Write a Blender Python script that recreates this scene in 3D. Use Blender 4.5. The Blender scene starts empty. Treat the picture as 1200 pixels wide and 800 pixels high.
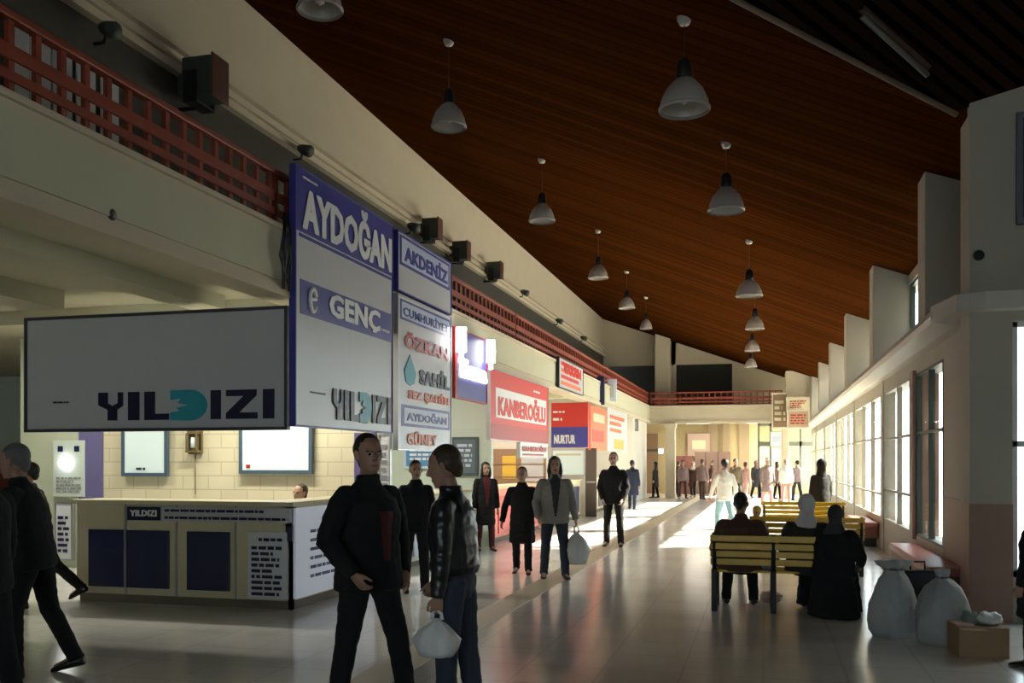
import bpy, bmesh, math, random
from mathutils import Vector, Matrix, noise
random.seed(7)
PI = math.pi
R = math.radians
SC = bpy.context.scene
COL = SC.collection

# ------------------------------------------------------------------ camera, world, sun, exposure
TH = R(15.0); CT, ST = math.cos(TH), math.sin(TH)
FPX = 1100.0; HOR = 541.0; EYE = 1.6
cam_d = bpy.data.cameras.new('camera'); cam = bpy.data.objects.new('camera', cam_d); COL.objects.link(cam)
cam.location = (0, 0, EYE); cam.rotation_euler = (PI/2, 0, TH)
cam_d.sensor_width = 36.0; cam_d.lens = 36.0*FPX/1200.0
cam_d.shift_y = (HOR-400.0)/1200.0
cam_d.clip_end = 400
SC.camera = cam

SC.view_settings.view_transform = 'Standard'; SC.view_settings.look = 'None'
SC.view_settings.exposure = 0.55; SC.view_settings.gamma = 1.0; SC.view_settings.use_curve_mapping = False
SC.cycles.use_denoising = True
SC.cycles.max_bounces = 8; SC.cycles.diffuse_bounces = 5; SC.cycles.glossy_bounces = 4
SC.cycles.transparent_max_bounces = 16; SC.cycles.sample_clamp_indirect = 6.0

world = bpy.data.worlds.new('sky'); SC.world = world; world.use_nodes = True
bg = world.node_tree.nodes['Background']
bg.inputs['Color'].default_value = (0.80, 0.90, 1.0, 1); bg.inputs['Strength'].default_value = 4.6

def light(name, kind, loc, energy, color, size=1, size_y=None, rot=(0,0,0)):
    l = bpy.data.lights.new(name, kind); l.energy = energy; l.color = color
    if kind == 'AREA':
        l.shape = 'RECTANGLE'; l.size = size; l.size_y = size_y or size
    o = bpy.data.objects.new(name, l); o.location = loc; o.rotation_euler = rot; COL.objects.link(o); return o
sun = light('sun', 'SUN', (12, 30, 20), 34.0, (1.0, 0.90, 0.74))
sun.data.angle = R(0.8)
sun.rotation_euler = Vector((-1.5, -0.62, -1.0)).to_track_quat('-Z', 'Y').to_euler()
def portal(loc, sx, sy, rot):
    o = light('window_portal', 'AREA', loc, 1, (1,1,1), sx, sy, rot); o.data.cycles.is_portal = True
portal((2.75, 29.5, 1.75), 2.9, 34.0, (0, PI/2, 0))
portal((2.75, 29.5, 4.2), 1.5, 34.0, (0, PI/2, 0))
portal((8.9, 3.0, 1.95), 2.5, 13.0, (0, PI/2, 0))
portal((0.0, -11.9, 1.85), 12.0, 2.7, (-PI/2, 0, 0))

# ------------------------------------------------------------------ picture <-> place
def ray(px):                       # (X, Y) per unit depth
    a = (px-600.0)/FPX
    return (-ST + a*CT, CT + a*ST)
def G(px, py, z=0.0):              # point on the horizontal plane z seen at a pixel
    d = (EYE-z)*FPX/(py-HOR); x, y = ray(px); return Vector((x*d, y*d, z))
def D(px, d, py=None):
    x, y = ray(px); return Vector((x*d, y*d, 0.0 if py is None else EYE+(HOR-py)*d/FPX))
def onY(px, Y, py=HOR):
    x, y = ray(px); d = Y/y; return (x*d, EYE+(HOR-py)*d/FPX)   # X, Z
def onX(px, X, py=HOR):
    x, y = ray(px); d = X/x; return (y*d, EYE+(HOR-py)*d/FPX)   # Y, Z

# ------------------------------------------------------------------ materials
MATS = {}
def mat(name, col, rough=0.6, metal=0.0, emit=0.0, var=0.0, scale=8.0, bump=0.0, spec=0.5, sheen=0.0, ecol=None, alpha=None):
    if name in MATS: return MATS[name]
    m = bpy.data.materials.new(name); m.use_nodes = True; nt = m.node_tree; b = nt.nodes['Principled BSDF']
    b.inputs['Base Color'].default_value = (*col, 1); b.inputs['Roughness'].default_value = rough
    b.inputs['Metallic'].default_value = metal; b.inputs['Specular IOR Level'].default_value = spec
    tc = nt.nodes.new('ShaderNodeTexCoord')
    nz = nt.nodes.new('ShaderNodeTexNoise'); nz.inputs['Scale'].default_value = scale; nz.inputs['Detail'].default_value = 4
    nt.links.new(tc.outputs['Object'], nz.inputs['Vector'])
    if var > 0:
        mp = nt.nodes.new('ShaderNodeMixRGB'); mp.blend_type = 'MIX'
        mp.inputs[1].default_value = (*[c*(1-var) for c in col], 1); mp.inputs[2].default_value = (*[min(1, c*(1+var)) for c in col], 1)
        nt.links.new(nz.outputs['Fac'], mp.inputs[0]); nt.links.new(mp.outputs[0], b.inputs['Base Color'])
    if bump > 0:
        bp = nt.nodes.new('ShaderNodeBump'); bp.inputs['Strength'].default_value = bump; bp.inputs['Distance'].default_value = 0.02
        nt.links.new(nz.outputs['Fac'], bp.inputs['Height']); nt.links.new(bp.outputs['Normal'], b.inputs['Normal'])
    if emit > 0:
        b.inputs['Emission Color'].default_value = (*(ecol or col), 1); b.inputs['Emission Strength'].default_value = emit
    if alpha is not None: b.inputs['Alpha'].default_value = alpha
    MATS[name] = m; return m

def banded(name, c1, c2, axis_angle, width, gap=0.08, rough=0.5, length=None, var=0.25, bump=0.3, coords='Object', spec=0.5):
    """boards of the given width running along a direction turned by axis_angle about Z"""
    m = bpy.data.materials.new(name); m.use_nodes = True; nt = m.node_tree; b = nt.nodes['Principled BSDF']
    N = nt.nodes.new; L = nt.links.new
    tc = N('ShaderNodeTexCoord'); mp = N('ShaderNodeMapping'); mp.inputs['Rotation'].default_value = (0, 0, axis_angle)
    L(tc.outputs[coords], mp.inputs['Vector']); sp = N('ShaderNodeSeparateXYZ'); L(mp.outputs[0], sp.inputs[0])
    dv = N('ShaderNodeMath'); dv.operation = 'DIVIDE'; dv.inputs[1].default_value = width; L(sp.outputs['Y'], dv.inputs[0])
    fr = N('ShaderNodeMath'); fr.operation = 'FRACT'; L(dv.outputs[0], fr.inputs[0])
    fl = N('ShaderNodeMath'); fl.operation = 'FLOOR'; L(dv.outputs[0], fl.inputs[0])
    wn = N('ShaderNodeTexWhiteNoise'); wn.noise_dimensions = '1D'; L(fl.outputs[0], wn.inputs['W'])
    gp = N('ShaderNodeMath'); gp.operation = 'LESS_THAN'; gp.inputs[1].default_value = gap; L(fr.outputs[0], gp.inputs[0])
    st = N('ShaderNodeMapping'); st.inputs['Scale'].default_value = (0.6, 14, 1); L(mp.outputs[0], st.inputs['Vector'])
    nz = N('ShaderNodeTexNoise'); nz.inputs['Scale'].default_value = 1.5; nz.inputs['Detail'].default_value = 5; L(st.outputs[0], nz.inputs['Vector'])
    ad = N('ShaderNodeMath'); ad.operation = 'MULTIPLY_ADD'; ad.inputs[1].default_value = 0.5; L(wn.outputs['Value'], ad.inputs[0])
    hf = N('ShaderNodeMath'); hf.operation = 'MULTIPLY'; hf.inputs[1].default_value = 0.5; L(nz.outputs['Fac'], hf.inputs[0]); L(hf.outputs[0], ad.inputs[2])
    mx = N('ShaderNodeMixRGB'); mx.inputs[1].default_value = (*[c*(1-var) for c in c1], 1); mx.inputs[2].default_value = (*[c*(1+var) for c in c1], 1); L(ad.outputs[0], mx.inputs[0])
    m2 = N('ShaderNodeMixRGB'); m2.inputs[2].default_value = (*c2, 1); L(mx.outputs[0], m2.inputs[1]); L(gp.outputs[0], m2.inputs[0])
    L(m2.outputs[0], b.inputs['Base Color']); b.inputs['Roughness'].default_value = rough; b.inputs['Specular IOR Level'].default_value = spec
    if spec < .2: b.inputs['IOR'].default_value = 1.05
    bp = N('ShaderNodeBump'); bp.invert = True; bp.inputs['Strength'].default_value = bump; bp.inputs['Distance'].default_value = 0.02
    L(gp.outputs[0], bp.inputs['Height']); L(bp.outputs[0], b.inputs['Normal'])
    MATS[name] = m; return m

def tiles(name, c1, c2, mortar, bw, bh, rough=0.3, off=0.0, msize=0.01, plane='xy', spec=0.5, rvar=0.0):
    m = bpy.data.materials.new(name); m.use_nodes = True; nt = m.node_tree; b = nt.nodes['Principled BSDF']
    N = nt.nodes.new; L = nt.links.new
    tc = N('ShaderNodeTexCoord'); mp = N('ShaderNodeMapping'); L(tc.outputs['Object'], mp.inputs['Vector'])
    if plane == 'xz': mp.inputs['Rotation'].default_value = (-PI/2, 0, 0)
    br = N('ShaderNodeTexBrick'); br.offset = off; br.inputs['Scale'].default_value = 1.0
    br.inputs['Brick Width'].default_value = bw; br.inputs['Row Height'].default_value = bh; br.inputs['Mortar Size'].default_value = msize
    br.inputs['Color1'].default_value = (*c1, 1); br.inputs['Color2'].default_value = (*c2, 1); br.inputs['Mortar'].default_value = (*mortar, 1)
    L(mp.outputs[0], br.inputs['Vector'])
    nz = N('ShaderNodeTexNoise'); nz.inputs['Scale'].default_value = 1.3; nz.inputs['Detail'].default_value = 6; L(tc.outputs['Object'], nz.inputs['Vector'])
    mx = N('ShaderNodeMixRGB'); mx.blend_type = 'MULTIPLY'; mx.inputs[0].default_value = 0.35
    cr = N('ShaderNodeValToRGB'); cr.color_ramp.elements[0].color = (0.72, 0.70, 0.66, 1); cr.color_ramp.elements[1].color = (1, 1, 1, 1)
    cr.color_ramp.elements[0].position = 0.3; cr.color_ramp.elements[1].position = 0.62
    L(nz.outputs['Fac'], cr.inputs[0]); L(br.outputs['Color'], mx.inputs[1]); L(cr.outputs[0], mx.inputs[2]); L(mx.outputs[0], b.inputs['Base Color'])
    b.inputs['Specular IOR Level'].default_value = spec
    if rvar > 0:
        mr = N('ShaderNodeMapRange'); mr.inputs['To Min'].default_value = rough-rvar; mr.inputs['To Max'].default_value = rough+rvar
        L(nz.outputs['Fac'], mr.inputs['Value']); L(mr.outputs[0], b.inputs['Roughness'])
    else: b.inputs['Roughness'].default_value = rough
    MATS[name] = m; return m

def glass_mat():
    m = bpy.data.materials.new('window_glass'); m.use_nodes = True; nt = m.node_tree
    for n in list(nt.nodes): nt.nodes.remove(n)
    o = nt.nodes.new('ShaderNodeOutputMaterial'); t = nt.nodes.new('ShaderNodeBsdfTransparent'); g = nt.nodes.new('ShaderNodeBsdfGlossy')
    t.inputs[0].default_value = (0.93, 0.96, 0.94, 1); g.inputs['Roughness'].default_value = 0.03
    mx = nt.nodes.new('ShaderNodeMixShader'); mx.inputs[0].default_value = 0.06
    nt.links.new(t.outputs[0], mx.inputs[1]); nt.links.new(g.outputs[0], mx.inputs[2]); nt.links.new(mx.outputs[0], o.inputs[0]); return m

M_GLASS = glass_mat()
CREAM = mat('cream_plaster', (0.56, 0.485, 0.36), 0.75, var=0.07, scale=2.2, bump=0.08)
PIER = mat('grey_cream_paint', (0.37, 0.335, 0.27), 0.6, var=0.08, scale=2.0, bump=0.06)
DADO = mat('pink_brown_paint', (0.28, 0.16, 0.12), 0.5, var=0.1, scale=3)
SOFFIT = mat('pale_green_cream_paint', (0.52, 0.50, 0.36), 0.7, var=0.06, scale=2)
MINT = mat('pale_mint_paint', (0.55, 0.64, 0.56), 0.55, var=0.04)
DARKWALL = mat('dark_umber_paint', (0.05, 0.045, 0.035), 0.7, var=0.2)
BLACK = mat('black_metal', (0.012, 0.012, 0.014), 0.45, var=0.2)
DKGREEN = mat('dark_green_grey_metal', (0.05, 0.065, 0.055), 0.5)
WHITEP = mat('white_panel', (0.62, 0.63, 0.66), 0.28, var=0.03, scale=1.5)
GREYP = mat('grey_white_panel', (0.50, 0.51, 0.54), 0.22, var=0.04, scale=1.5)
ALU = mat('brushed_aluminium', (0.45, 0.45, 0.46), 0.35, metal=0.8)
NAVY = mat('navy_paint', (0.012, 0.018, 0.07), 0.4, var=0.1)
BLUE = mat('blue_violet_print', (0.05, 0.05, 0.30), 0.4)
INK = mat('dark_ink', (0.012, 0.012, 0.045), 0.4)
TEAL = mat('teal_print', (0.03, 0.33, 0.42), 0.4)
RED = mat('red_print', (0.62, 0.03, 0.02), 0.4)
DKRED = mat('deep_red_print', (0.40, 0.012, 0.012), 0.4)
ORANGE = mat('orange_print', (0.75, 0.16, 0.07), 0.4)
WHITE = mat('white_print', (0.80, 0.80, 0.82), 0.4)
PALEBLUE = mat('pale_blue_print', (0.55, 0.62, 0.78), 0.4)
CREAMP = mat('cream_panel', (0.58, 0.52, 0.34), 0.45, var=0.05)
REDWOOD = mat('red_painted_timber', (0.26, 0.05, 0.025), 0.45, var=0.2, scale=5)
YELLOW = mat('yellow_painted_slat', (0.62, 0.38, 0.01), 0.38, var=0.12, scale=6)
STEEL = mat('dark_cast_iron', (0.012, 0.012, 0.013), 0.6)
CARD = mat('cardboard', (0.30, 0.19, 0.10), 0.8, var=0.1)
PLASTIC = mat('white_plastic_bag', (0.72, 0.72, 0.72), 0.35, var=0.06, scale=10, bump=0.5)
SACK = mat('pale_grey_woven_sack', (0.36, 0.38, 0.38), 0.6, var=0.12, scale=14, bump=0.6)
GLOW = mat('lit_white_lamp', (1, 0.98, 1), 0.5, emit=7.0)
GLOWP = mat('lit_panel', (0.60, 0.72, 0.72), 0.4, emit=0.10, ecol=(0.80, 0.95, 0.95))
SHADE = mat('frosted_lamp_shade', (0.42, 0.39, 0.35), 0.3, var=0.05)
GREENLEAF = mat('dull_leaf_green', (0.06, 0.14, 0.05), 0.6, var=0.3)

# ------------------------------------------------------------------ mesh helpers
class MB:
    def __init__(s): s.v = []; s.f = []; s.m = []; s.sm = []
    def add(s, vs, fs, mi=0, smooth=False):
        b = len(s.v); s.v += [Vector(v) for v in vs]; s.f += [[b+i for i in f] for f in fs]
        s.m += [mi]*len(fs); s.sm += [smooth]*len(fs); return s
    def box(s, x0, x1, y0, y1, z0, z1, mi=0):
        if x0 > x1: x0, x1 = x1, x0
        if y0 > y1: y0, y1 = y1, y0
        if z0 > z1: z0, z1 = z1, z0
        vs = [(x, y, z) for z in (z0, z1) for y in (y0, y1) for x in (x0, x1)]
        return s.add(vs, [(0,2,3,1), (4,5,7,6), (0,1,5,4), (2,6,7,3), (0,4,6,2), (1,3,7,5)], mi)
    def bbox(s, x0, x1, y0, y1, z0, z1, c=0.01, mi=0):
        """box with chamfered vertical and horizontal edges"""
        bm = bmesh.new(); bmesh.ops.create_cube(bm, size=1)
        for v in bm.verts:
            v.co = Vector(((x0+x1)/2+v.co.x*abs(x1-x0), (y0+y1)/2+v.co.y*abs(y1-y0), (z0+z1)/2+v.co.z*abs(z1-z0)))
        bmesh.ops.bevel(bm, geom=bm.edges[:], offset=c, segments=2, affect='EDGES', profile=0.5)
        bm.verts.index_update()
        s.add([v.co.copy() for v in bm.verts], [[v.index for v in f.verts] for f in bm.faces], mi); bm.free(); return s
    def rings(s, rings, mi=0, smooth=True, caps=True):
        n = len(rings[0]); vs = [p for r in rings for p in r]; fs = []
        for i in range(len(rings)-1):
            for j in range(n):
                k = (j+1) % n; fs.append((i*n+j, i*n+k, (i+1)*n+k, (i+1)*n+j))
        if caps: fs.append(tuple(reversed(range(n)))); fs.append(tuple((len(rings)-1)*n+j for j in range(n)))
        return s.add(vs, fs, mi, smooth)
    def tube(s, pts, rad, n=10, mi=0, flat=1.0, up=None):
        pts = [Vector(p) for p in pts]
        if not hasattr(rad, '__len__'): rad = [rad]*len(pts)
        rs = []; u = None
        for i, p in enumerate(pts):
            t = (pts[min(i+1, len(pts)-1)]-pts[max(i-1, 0)]).normalized()
            if u is None:
                ref = Vector(up) if up else (Vector((0,0,1)) if abs(t.z) < 0.9 else Vector((1,0,0)))
                u = (ref - t*ref.dot(t)).normalized()
            else: u = (u - t*u.dot(t)).normalized()
            w = t.cross(u)
            rs.append([p + (u*math.cos(2*PI*k/n)*flat + w*math.sin(2*PI*k/n))*rad[i] for k in range(n)])
        return s.rings(rs, mi)
    def lathe(s, prof, cx=0, cy=0, n=24, mi=0, caps=True):
        return s.rings([[(cx+r*math.cos(2*PI*k/n), cy+r*math.sin(2*PI*k/n), z) for k in range(n)] for r, z in prof], mi, True, caps)
    def prism(s, poly, a0, a1, axis='y', mi=0):
        n = len(poly)
        def P(p, a): return {'y': (p[0], a, p[1]), 'x': (a, p[0], p[1]), 'z': (p[0], p[1], a)}[axis]
        vs = [P(p, a0) for p in poly]+[P(p, a1) for p in poly]
        fs = [tuple(range(n)), tuple(reversed(range(n, 2*n)))]+[((i+1) % n, i, n+i, n+(i+1) % n) for i in range(n)]
        return s.add(vs, fs, mi)
    def build(s, name, m, parent=None, fix=True):
        me = bpy.data.meshes.new(name); me.from_pydata([tuple(v) for v in s.v], [], s.f)
        for x in (m if isinstance(m, (list, tuple)) else [m]): me.materials.append(x)
        me.polygons.foreach_set('material_index', s.m); me.polygons.foreach_set('use_smooth', s.sm)
        if fix:
            bm = bmesh.new(); bm.from_mesh(me); bmesh.ops.recalc_face_normals(bm, faces=bm.faces); bm.to_mesh(me); bm.free()
        me.update()
        o = bpy.data.objects.new(name, me); COL.objects.link(o)
        if parent is not None: o.parent = parent
        return o

def struct(name, mb, m, parent=None, label=None):
    o = mb.build(name, m, parent)
    if parent is None: o['kind'] = 'structure'
    if label: o['label'] = label
    return o
def tag(o, label, cat, group=None, kind=None):
    o['label'] = label; o['category'] = cat
    if group: o['group'] = group
    if kind: o['kind'] = kind
    return o
def thing(name, label, cat, loc=(0,0,0), rz=0.0, group=None):
    o = bpy.data.objects.new(name, None); COL.objects.link(o); o.empty_display_size = 0.2
    o.location = loc; o.rotation_euler = (0, 0, rz); return tag(o, label, cat, group)
def copy_tree(o, parent=None):
    kids = list(o.children); c = o.copy(); COL.objects.link(c)
    if parent is not None: c.parent = parent
    for k in kids: copy_tree(k, c)
    return c

# ------------------------------------------------------------------ the hall shell
XL, XR, XF, XG = -4.95, 2.1, 1.9, -7.5         # balcony front, window wall, pilaster fronts, gallery wall
YE = 45.0                                       # end wall
def zc(x): return 5.816-0.358*x
FLOOR = tiles('floor_terrazzo_tiles', (0.74, 0.73, 0.70), (0.70, 0.69, 0.66), (0.60, 0.585, 0.55), 0.6, 0.6, 0.17, msize=0.008, rvar=0.05, spec=0.6)
m = MB(); m.box(-18, 9.2, -12.2, 52, -0.2, 0.0); struct('floor', m, FLOOR)
m = MB(); m.box(9.2, 70, -30, 110, -0.25, -0.05); m.box(2.6, 9.2, 10.6, 110, -0.25, -0.05)
struct('ground_outside', m, mat('sunlit_pavement', (0.50, 0.46, 0.40), 0.8, var=0.05))
m = MB(); m.box(-2.95, -2.6, -8, 44, 0.0, 0.006)
struct('floor_guide_strip', m, mat('yellowish_guide_tile', (0.60, 0.54, 0.38), 0.4, var=0.12, scale=20))

# ceiling: main boarded plane + slatted wing plane in front of the oblique trim
CEIL = banded('brown_ceiling_boards', (0.046, 0.0135, 0.0028), (0.016, 0.006, 0.002), R(-14), 0.22, 0.10, rough=0.8, spec=0.0, var=0.5, bump=0.15)
SLAT = banded('dark_ceiling_slats', (0.020, 0.010, 0.006), (0.003, 0.002, 0.0015), R(-40), 0.11, 0.4, rough=0.7, spec=0.1, var=0.3, bump=0.8)
A = Vector((1.88, 10.33, zc(1.88))); B = Vector((-7.6, 4.10, zc(-7.6)))
def zw(x, y): return A.z+0.25*(x-A.x)-0.925*(y-A.y)
def slab(name, pts, m, t=0.2):
    mb = MB(); n = len(pts); vs = [Vector(p) for p in pts]+[Vector(p)+Vector((0,0,t)) for p in pts]
    mb.add(vs, [tuple(range(n)), tuple(range(n, 2*n))]+[(i, (i+1) % n, n+(i+1) % n, n+i) for i in range(n)])
    return struct(name, mb, m)
slab('ceiling', [(A.x, A.y, A.z), (2.8, 10.94, zc(2.8)), (2.8, YE+.3, zc(2.8)), (-7.7, YE+.3, zc(-7.7)), (-7.7, 4.03, zc(-7.7))], CEIL)
C1 = (-7.6+3.2, 4.10-4.87); C2 = (9.2+1, 10.4-4.0)
slab('ceiling_wing', [(A.x, A.y, A.z), (-7.7, 4.03, zc(-7.7)), (-5.2, 0.2, zw(-5.2, 0.2)), (9.3, 5.2, zw(9.3, 5.2)), (9.3, 10.33, zw(9.3, 10.33))], SLAT)
slab('ceiling_high', [(-7.7, 4.03, 9.3), (-7.7, -12.3, 12.4), (9.3, -12.3, 12.4), (9.3, 5.2, zw(9.3, 5.2)), (-5.2, 0.2, zw(-5.2, 0.2))], SLAT)
d = (B-A).normalized(); m = MB(); m.tube([A+Vector((0,-.02,-.04)), B+Vector((0,-.02,-.04))], 0.03, 6); struct('trim_1', m, mat('pale_ceiling_batten', (0.16, 0.11, 0.075), 0.5))

# walls
m = MB(); m.box(-7.7, XG, -12.2, YE+.2, 6.72, 12.5); m.box(-7.7, XG, -12.2, YE+.2, 4.0, 4.25)
struct('wall_left', m, CREAM)
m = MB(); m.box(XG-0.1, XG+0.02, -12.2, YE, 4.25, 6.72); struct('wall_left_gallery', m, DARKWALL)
m = MB(); m.box(-18, 9.2, -12.4, -12.2, 0, 0.5); m.box(-18, -6, -12.4, -12.2, 0.5, 12.6); m.box(6, 9.2, -12.4, -12.2, 0.5, 12.6); m.box(-6, 6, -12.4, -12.2, 3.2, 12.6)
struct('wall_back', m, CREAM)
m = MB(); m.box(9.2, 9.4, -12.4, -3.5, 0, 12.6); m.box(9.2, 9.4, 9.5, 10.5, 0, 12.6); m.box(9.2, 9.4, -3.5, 9.5, 3.2, 12.6); m.box(9.2, 9.4, -3.5, 9.5, 0, 0.7)
struct('wall_right_wing', m, CREAM)
m = MB(); m.box(-18.2, -18, -12.4, 52, 0, 4.2); struct('wall_far_left', m, DARKWALL)

# end wall with dark openings above the end balcony
m = MB()
o1 = [onY(712, YE)[0], onY(768, YE)[0]]; o2 = [onY(792, YE)[0], onY(858, YE)[0]]
m.box(-7.7, o1[0], YE, YE+.25, 4.0, 9.2); m.box(o1[1], o2[0], YE, YE+.25, 4.0, 9.2); m.box(o2[1], 2.7, YE, YE+.25, 4.0, 9.2)
m.box(o1[0], o2[1], YE, YE+.25, 6.2, 9.2)
struct('wall_end_upper', m, CREAM)
m = MB(); m.box(-8, 3, YE+2.2, YE+2.3, 4, 8); struct('wall_end_recess', m, mat('dim_olive_paint', (0.07, 0.065, 0.05), 0.7))
m = MB(); m.box(-8, 3, YE+.25, YE+2.3, 7.9, 8.0); m.box(-8.1, -8, YE+.2, YE+2.3, 4, 8); m.box(3, 3.1, YE+.2, YE+2.3, 4, 8); struct('ceiling_end_recess', m, DARKWALL)
YB = 48.0
m = MB(); m.box(-18, 2.8, YB, YB+.2, 0, 4.0); struct('wall_end_lower', m, mat('warm_ochre_plaster', (0.50, 0.40, 0.22), 0.7, var=0.1))
m = MB()
for a, b in ((742, 763), (792, 812)):
    pass
for px, w in ((835, .5), (851, .35), (872, .5)):
    x, _ = onY(px, YB-.2); m.box(x-w/2, x+w/2, YB-.25, YB, 0, 3.6)
struct('trim_2', m, mat('brown_pilaster', (0.26, 0.19, 0.11), 0.6))

# balcony slab, fascia, soffit
m = MB(); m.box(-18, XL+.02, -12, YB, 3.52, 4.0); struct('ceiling_under_balcony', m, SOFFIT)
m = MB(); m.box(XL-.22, XL, -12, 42.6, 3.44, 4.06); m.box(XL-.3, XL+.05, -12, 42.6, 3.36, 3.45); m.box(XL-.26, XL+.04, -12, 42.6, 4.06, 4.11)
m.box(XL-.22, 0.9, 42.4, 42.62, 3.44, 4.06); m.box(XL-.22, 0.9, 42.36, 42.62, 3.30, 3.44); m.box(XL-.22, .9, 42.34, 42.64, 4.06, 4.11)
struct('wall_balcony_fascia', m, CREAM)
m = MB(); m.box(XL, 2.7, 42.6, YB, 3.52, 4.0); struct('ceiling_under_end_balcony', m, SOFFIT)
m = MB()
for y in (2.5, 9.9, 17.5, 25, 33, 41): m.box(-18, XL-.3, y, y+.35, 3.34, 3.52)
m.box(-8.1, -7.6, -12, 8.9, 3.32, 3.52); m.box(-6.4, -6.0, -12, 9.6, 3.36, 3.52)
struct('beam_under_balcony', m, SOFFIT)

def column(x, y, w, z0, z1, m_=CREAM):
    b = MB(); b.bbox(x-w/2, x+w/2, y-w/2, y+w/2, z0, z1, 0.03); b.box(x-w/2-.04, x+w/2+.04, y-w/2-.04, y+w/2+.04, z1-.18, z1-.0)
    if z0 < .1: b.box(x-w/2-.02, x+w/2+.02, y-w/2-.02, y+w/2+.02, 0, .2)
    return struct('column', b, m_)
x, _ = onY(786, 42.2); column(x, 42.2, .42, 0, 3.30)
x, _ = onY(777, 44.3); column(x, 44.3, .7, 4.11, 8.0)
column(0.9, 42.3, .3, 0, 3.4)

# gallery wall: long ledge, cable tray, dark gap
m = MB(); m.box(XG, XG+.10, -12, YE, 7.02, 7.12); m.box(XG, XG+.06, -12, YE, 6.88, 6.91); m.box(XG, XG+.14, -12, YE, 6.68, 6.76)
struct('trim_3', m, CREAM)
# light panels seen through the railing on the gallery wall
for i, (px, py) in enumerate(((20, 42), (46, 60), (72, 74), (100, 88), (128, 100))):
    y, z = onX(px, XG+.04, py)
    t = thing('notice_board', ['grey notice sheet behind the red railing at its near end', 'grey notice sheet behind the railing, second from its near end', 'middle grey sheet of the five behind the railing', 'tall pale sheet behind the railing beside the palest one', 'palest sheet behind the red railing, farthest along the gallery wall'][i], 'notice board', (XG+.03, y, z-.85), PI/2, 'sheets on the gallery wall')
    b = MB(); b.bbox(-.15, .15, -.03, 0, 0, .95, .008); b.build('board', GREYP if i < 3 else WHITEP, t)
    b = MB(); b.box(-.16, .16, -.04, 0, .94, .98); b.build('top_rail', BLACK, t); b = MB(); b.box(-.16, .16, -.04, 0, -.03, 0.0); b.build('bottom_rail', BLACK, t)

# railing of red timber along the balcony edge
def railing(label, p0, p1, group='red balcony railings'):
    p0 = Vector(p0); p1 = Vector(p1); L = (p1-p0).length; ang = math.atan2(p1.y-p0.y, p1.x-p0.x)
    t = thing('railing', label, 'railing', p0, ang, group)
    b = MB(); b.bbox(0, L, -.045, .045, .55, .61, .01); b.build('handrail', REDWOOD, t)
    b = MB(); b.box(0, L, -.04, -.015, .27, .37); b.box(0, L, -.04, -.015, .12, .19); b.box(0, L, -.04, -.015, .0, .05); b.build('board', REDWOOD, t)
    n = int(L/.25)
    for i in range(n+1):
        x = .04+i*(L-.08)/n; b = MB(); b.box(x-.026, x+.026, -.012, .03, 0, .55); b.build('baluster', REDWOOD, t)
    return t
ys = [-1.5, 9.0, 19.0, 30.0, 42.5]
names = ['red timber railing on the near balcony edge, ending at the tall white sign',
         'red timber railing stretch mostly behind the two tall white signs',
         'red timber railing stretch directly above the red shop sign', 'farthest lengthwise stretch of red railing before the corner']
for i in range(4): railing(names[i], (XL-.1, ys[i]+.03, 4.11), (XL-.1, ys[i+1]-.03, 4.11))
railing('red railing crossing the far end of the hall under two dark openings', (XL+.02, 42.5, 4.11), (0.8, 42.5, 4.11))

# right side: piers, ledge, dado, windows
m = MB()
m.box(2.0, 2.39, 10.3, 10.75, 1.18, 5.35); m.box(2.39, 9.2, 10.3, 10.6, 3.0, 7.2); m.box(2.39, 9.2, 10.3, 10.6, 0, .45)
struct('wall_right_pier', m, PIER)
m = MB(); m.box(1.995, 2.395, 10.295, 10.75, 0, 1.18); m.box(2.09, 2.4, 10.75, 12.3, 0, 1.18); struct('wall_right_dado', m, DADO)
m = MB(); m.box(2.1, 2.4, 10.75, 12.3, 1.18, 3.2)
m.box(2.1, 2.4, 12.3, YE, 2.85, 3.1); m.box(2.105, 2.75, 12.3, YE, 3.1, 3.27); m.box(2.5, 2.75, 10.75, YE, 3.27, 3.62); m.box(2.5, 2.75, 10.75, YE, 4.75, 5.3); m.box(2.5, 2.75, 10.75, 12.9, 3.27, 5.3); m.box(2.1, 2.4, 12.3, YE, 0, .55)
struct('wall_right', m, PIER)
m = MB()
def ledge_ring(x, y, s=1): return [(x-.22*s, y, 3.10), (x-.25*s, y, 3.16), (x-.22*s, y, 3.24), (x, y, 3.28), (x+.12, y, 3.28), (x+.12, y, 3.06), (x, y, 3.06)]
m.rings([ledge_ring(1.98, YE), ledge_ring(1.98, 10.9)], smooth=False)
m.prism([(1.74, 10.95), (1.86, 10.2), (2.1, 10.08), (9.2, 10.08), (9.2, 10.34), (2.15, 10.34), (2.15, 10.95)], 3.10, 3.27, 'z')
struct('trim_4', m, mat('pale_ledge_paint', (0.52, 0.48, 0.41), 0.5, var=0.06))
fy = [12.35+5.65*k for k in range(6)]
m = MB()
for y in fy:
    m.bbox(XF, 2.55, y, y+.55, 3.26, zc(XF)+.02, .015)
struct('trim_5', m, PIER, label='row of tall cream pilasters above the ledge')
m = MB()
for y in fy[1:]: m.bbox(2.08, 2.3, y+.1, y+.45, 0, 3.1, .015)
struct('trim_6', m, PIER)

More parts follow.
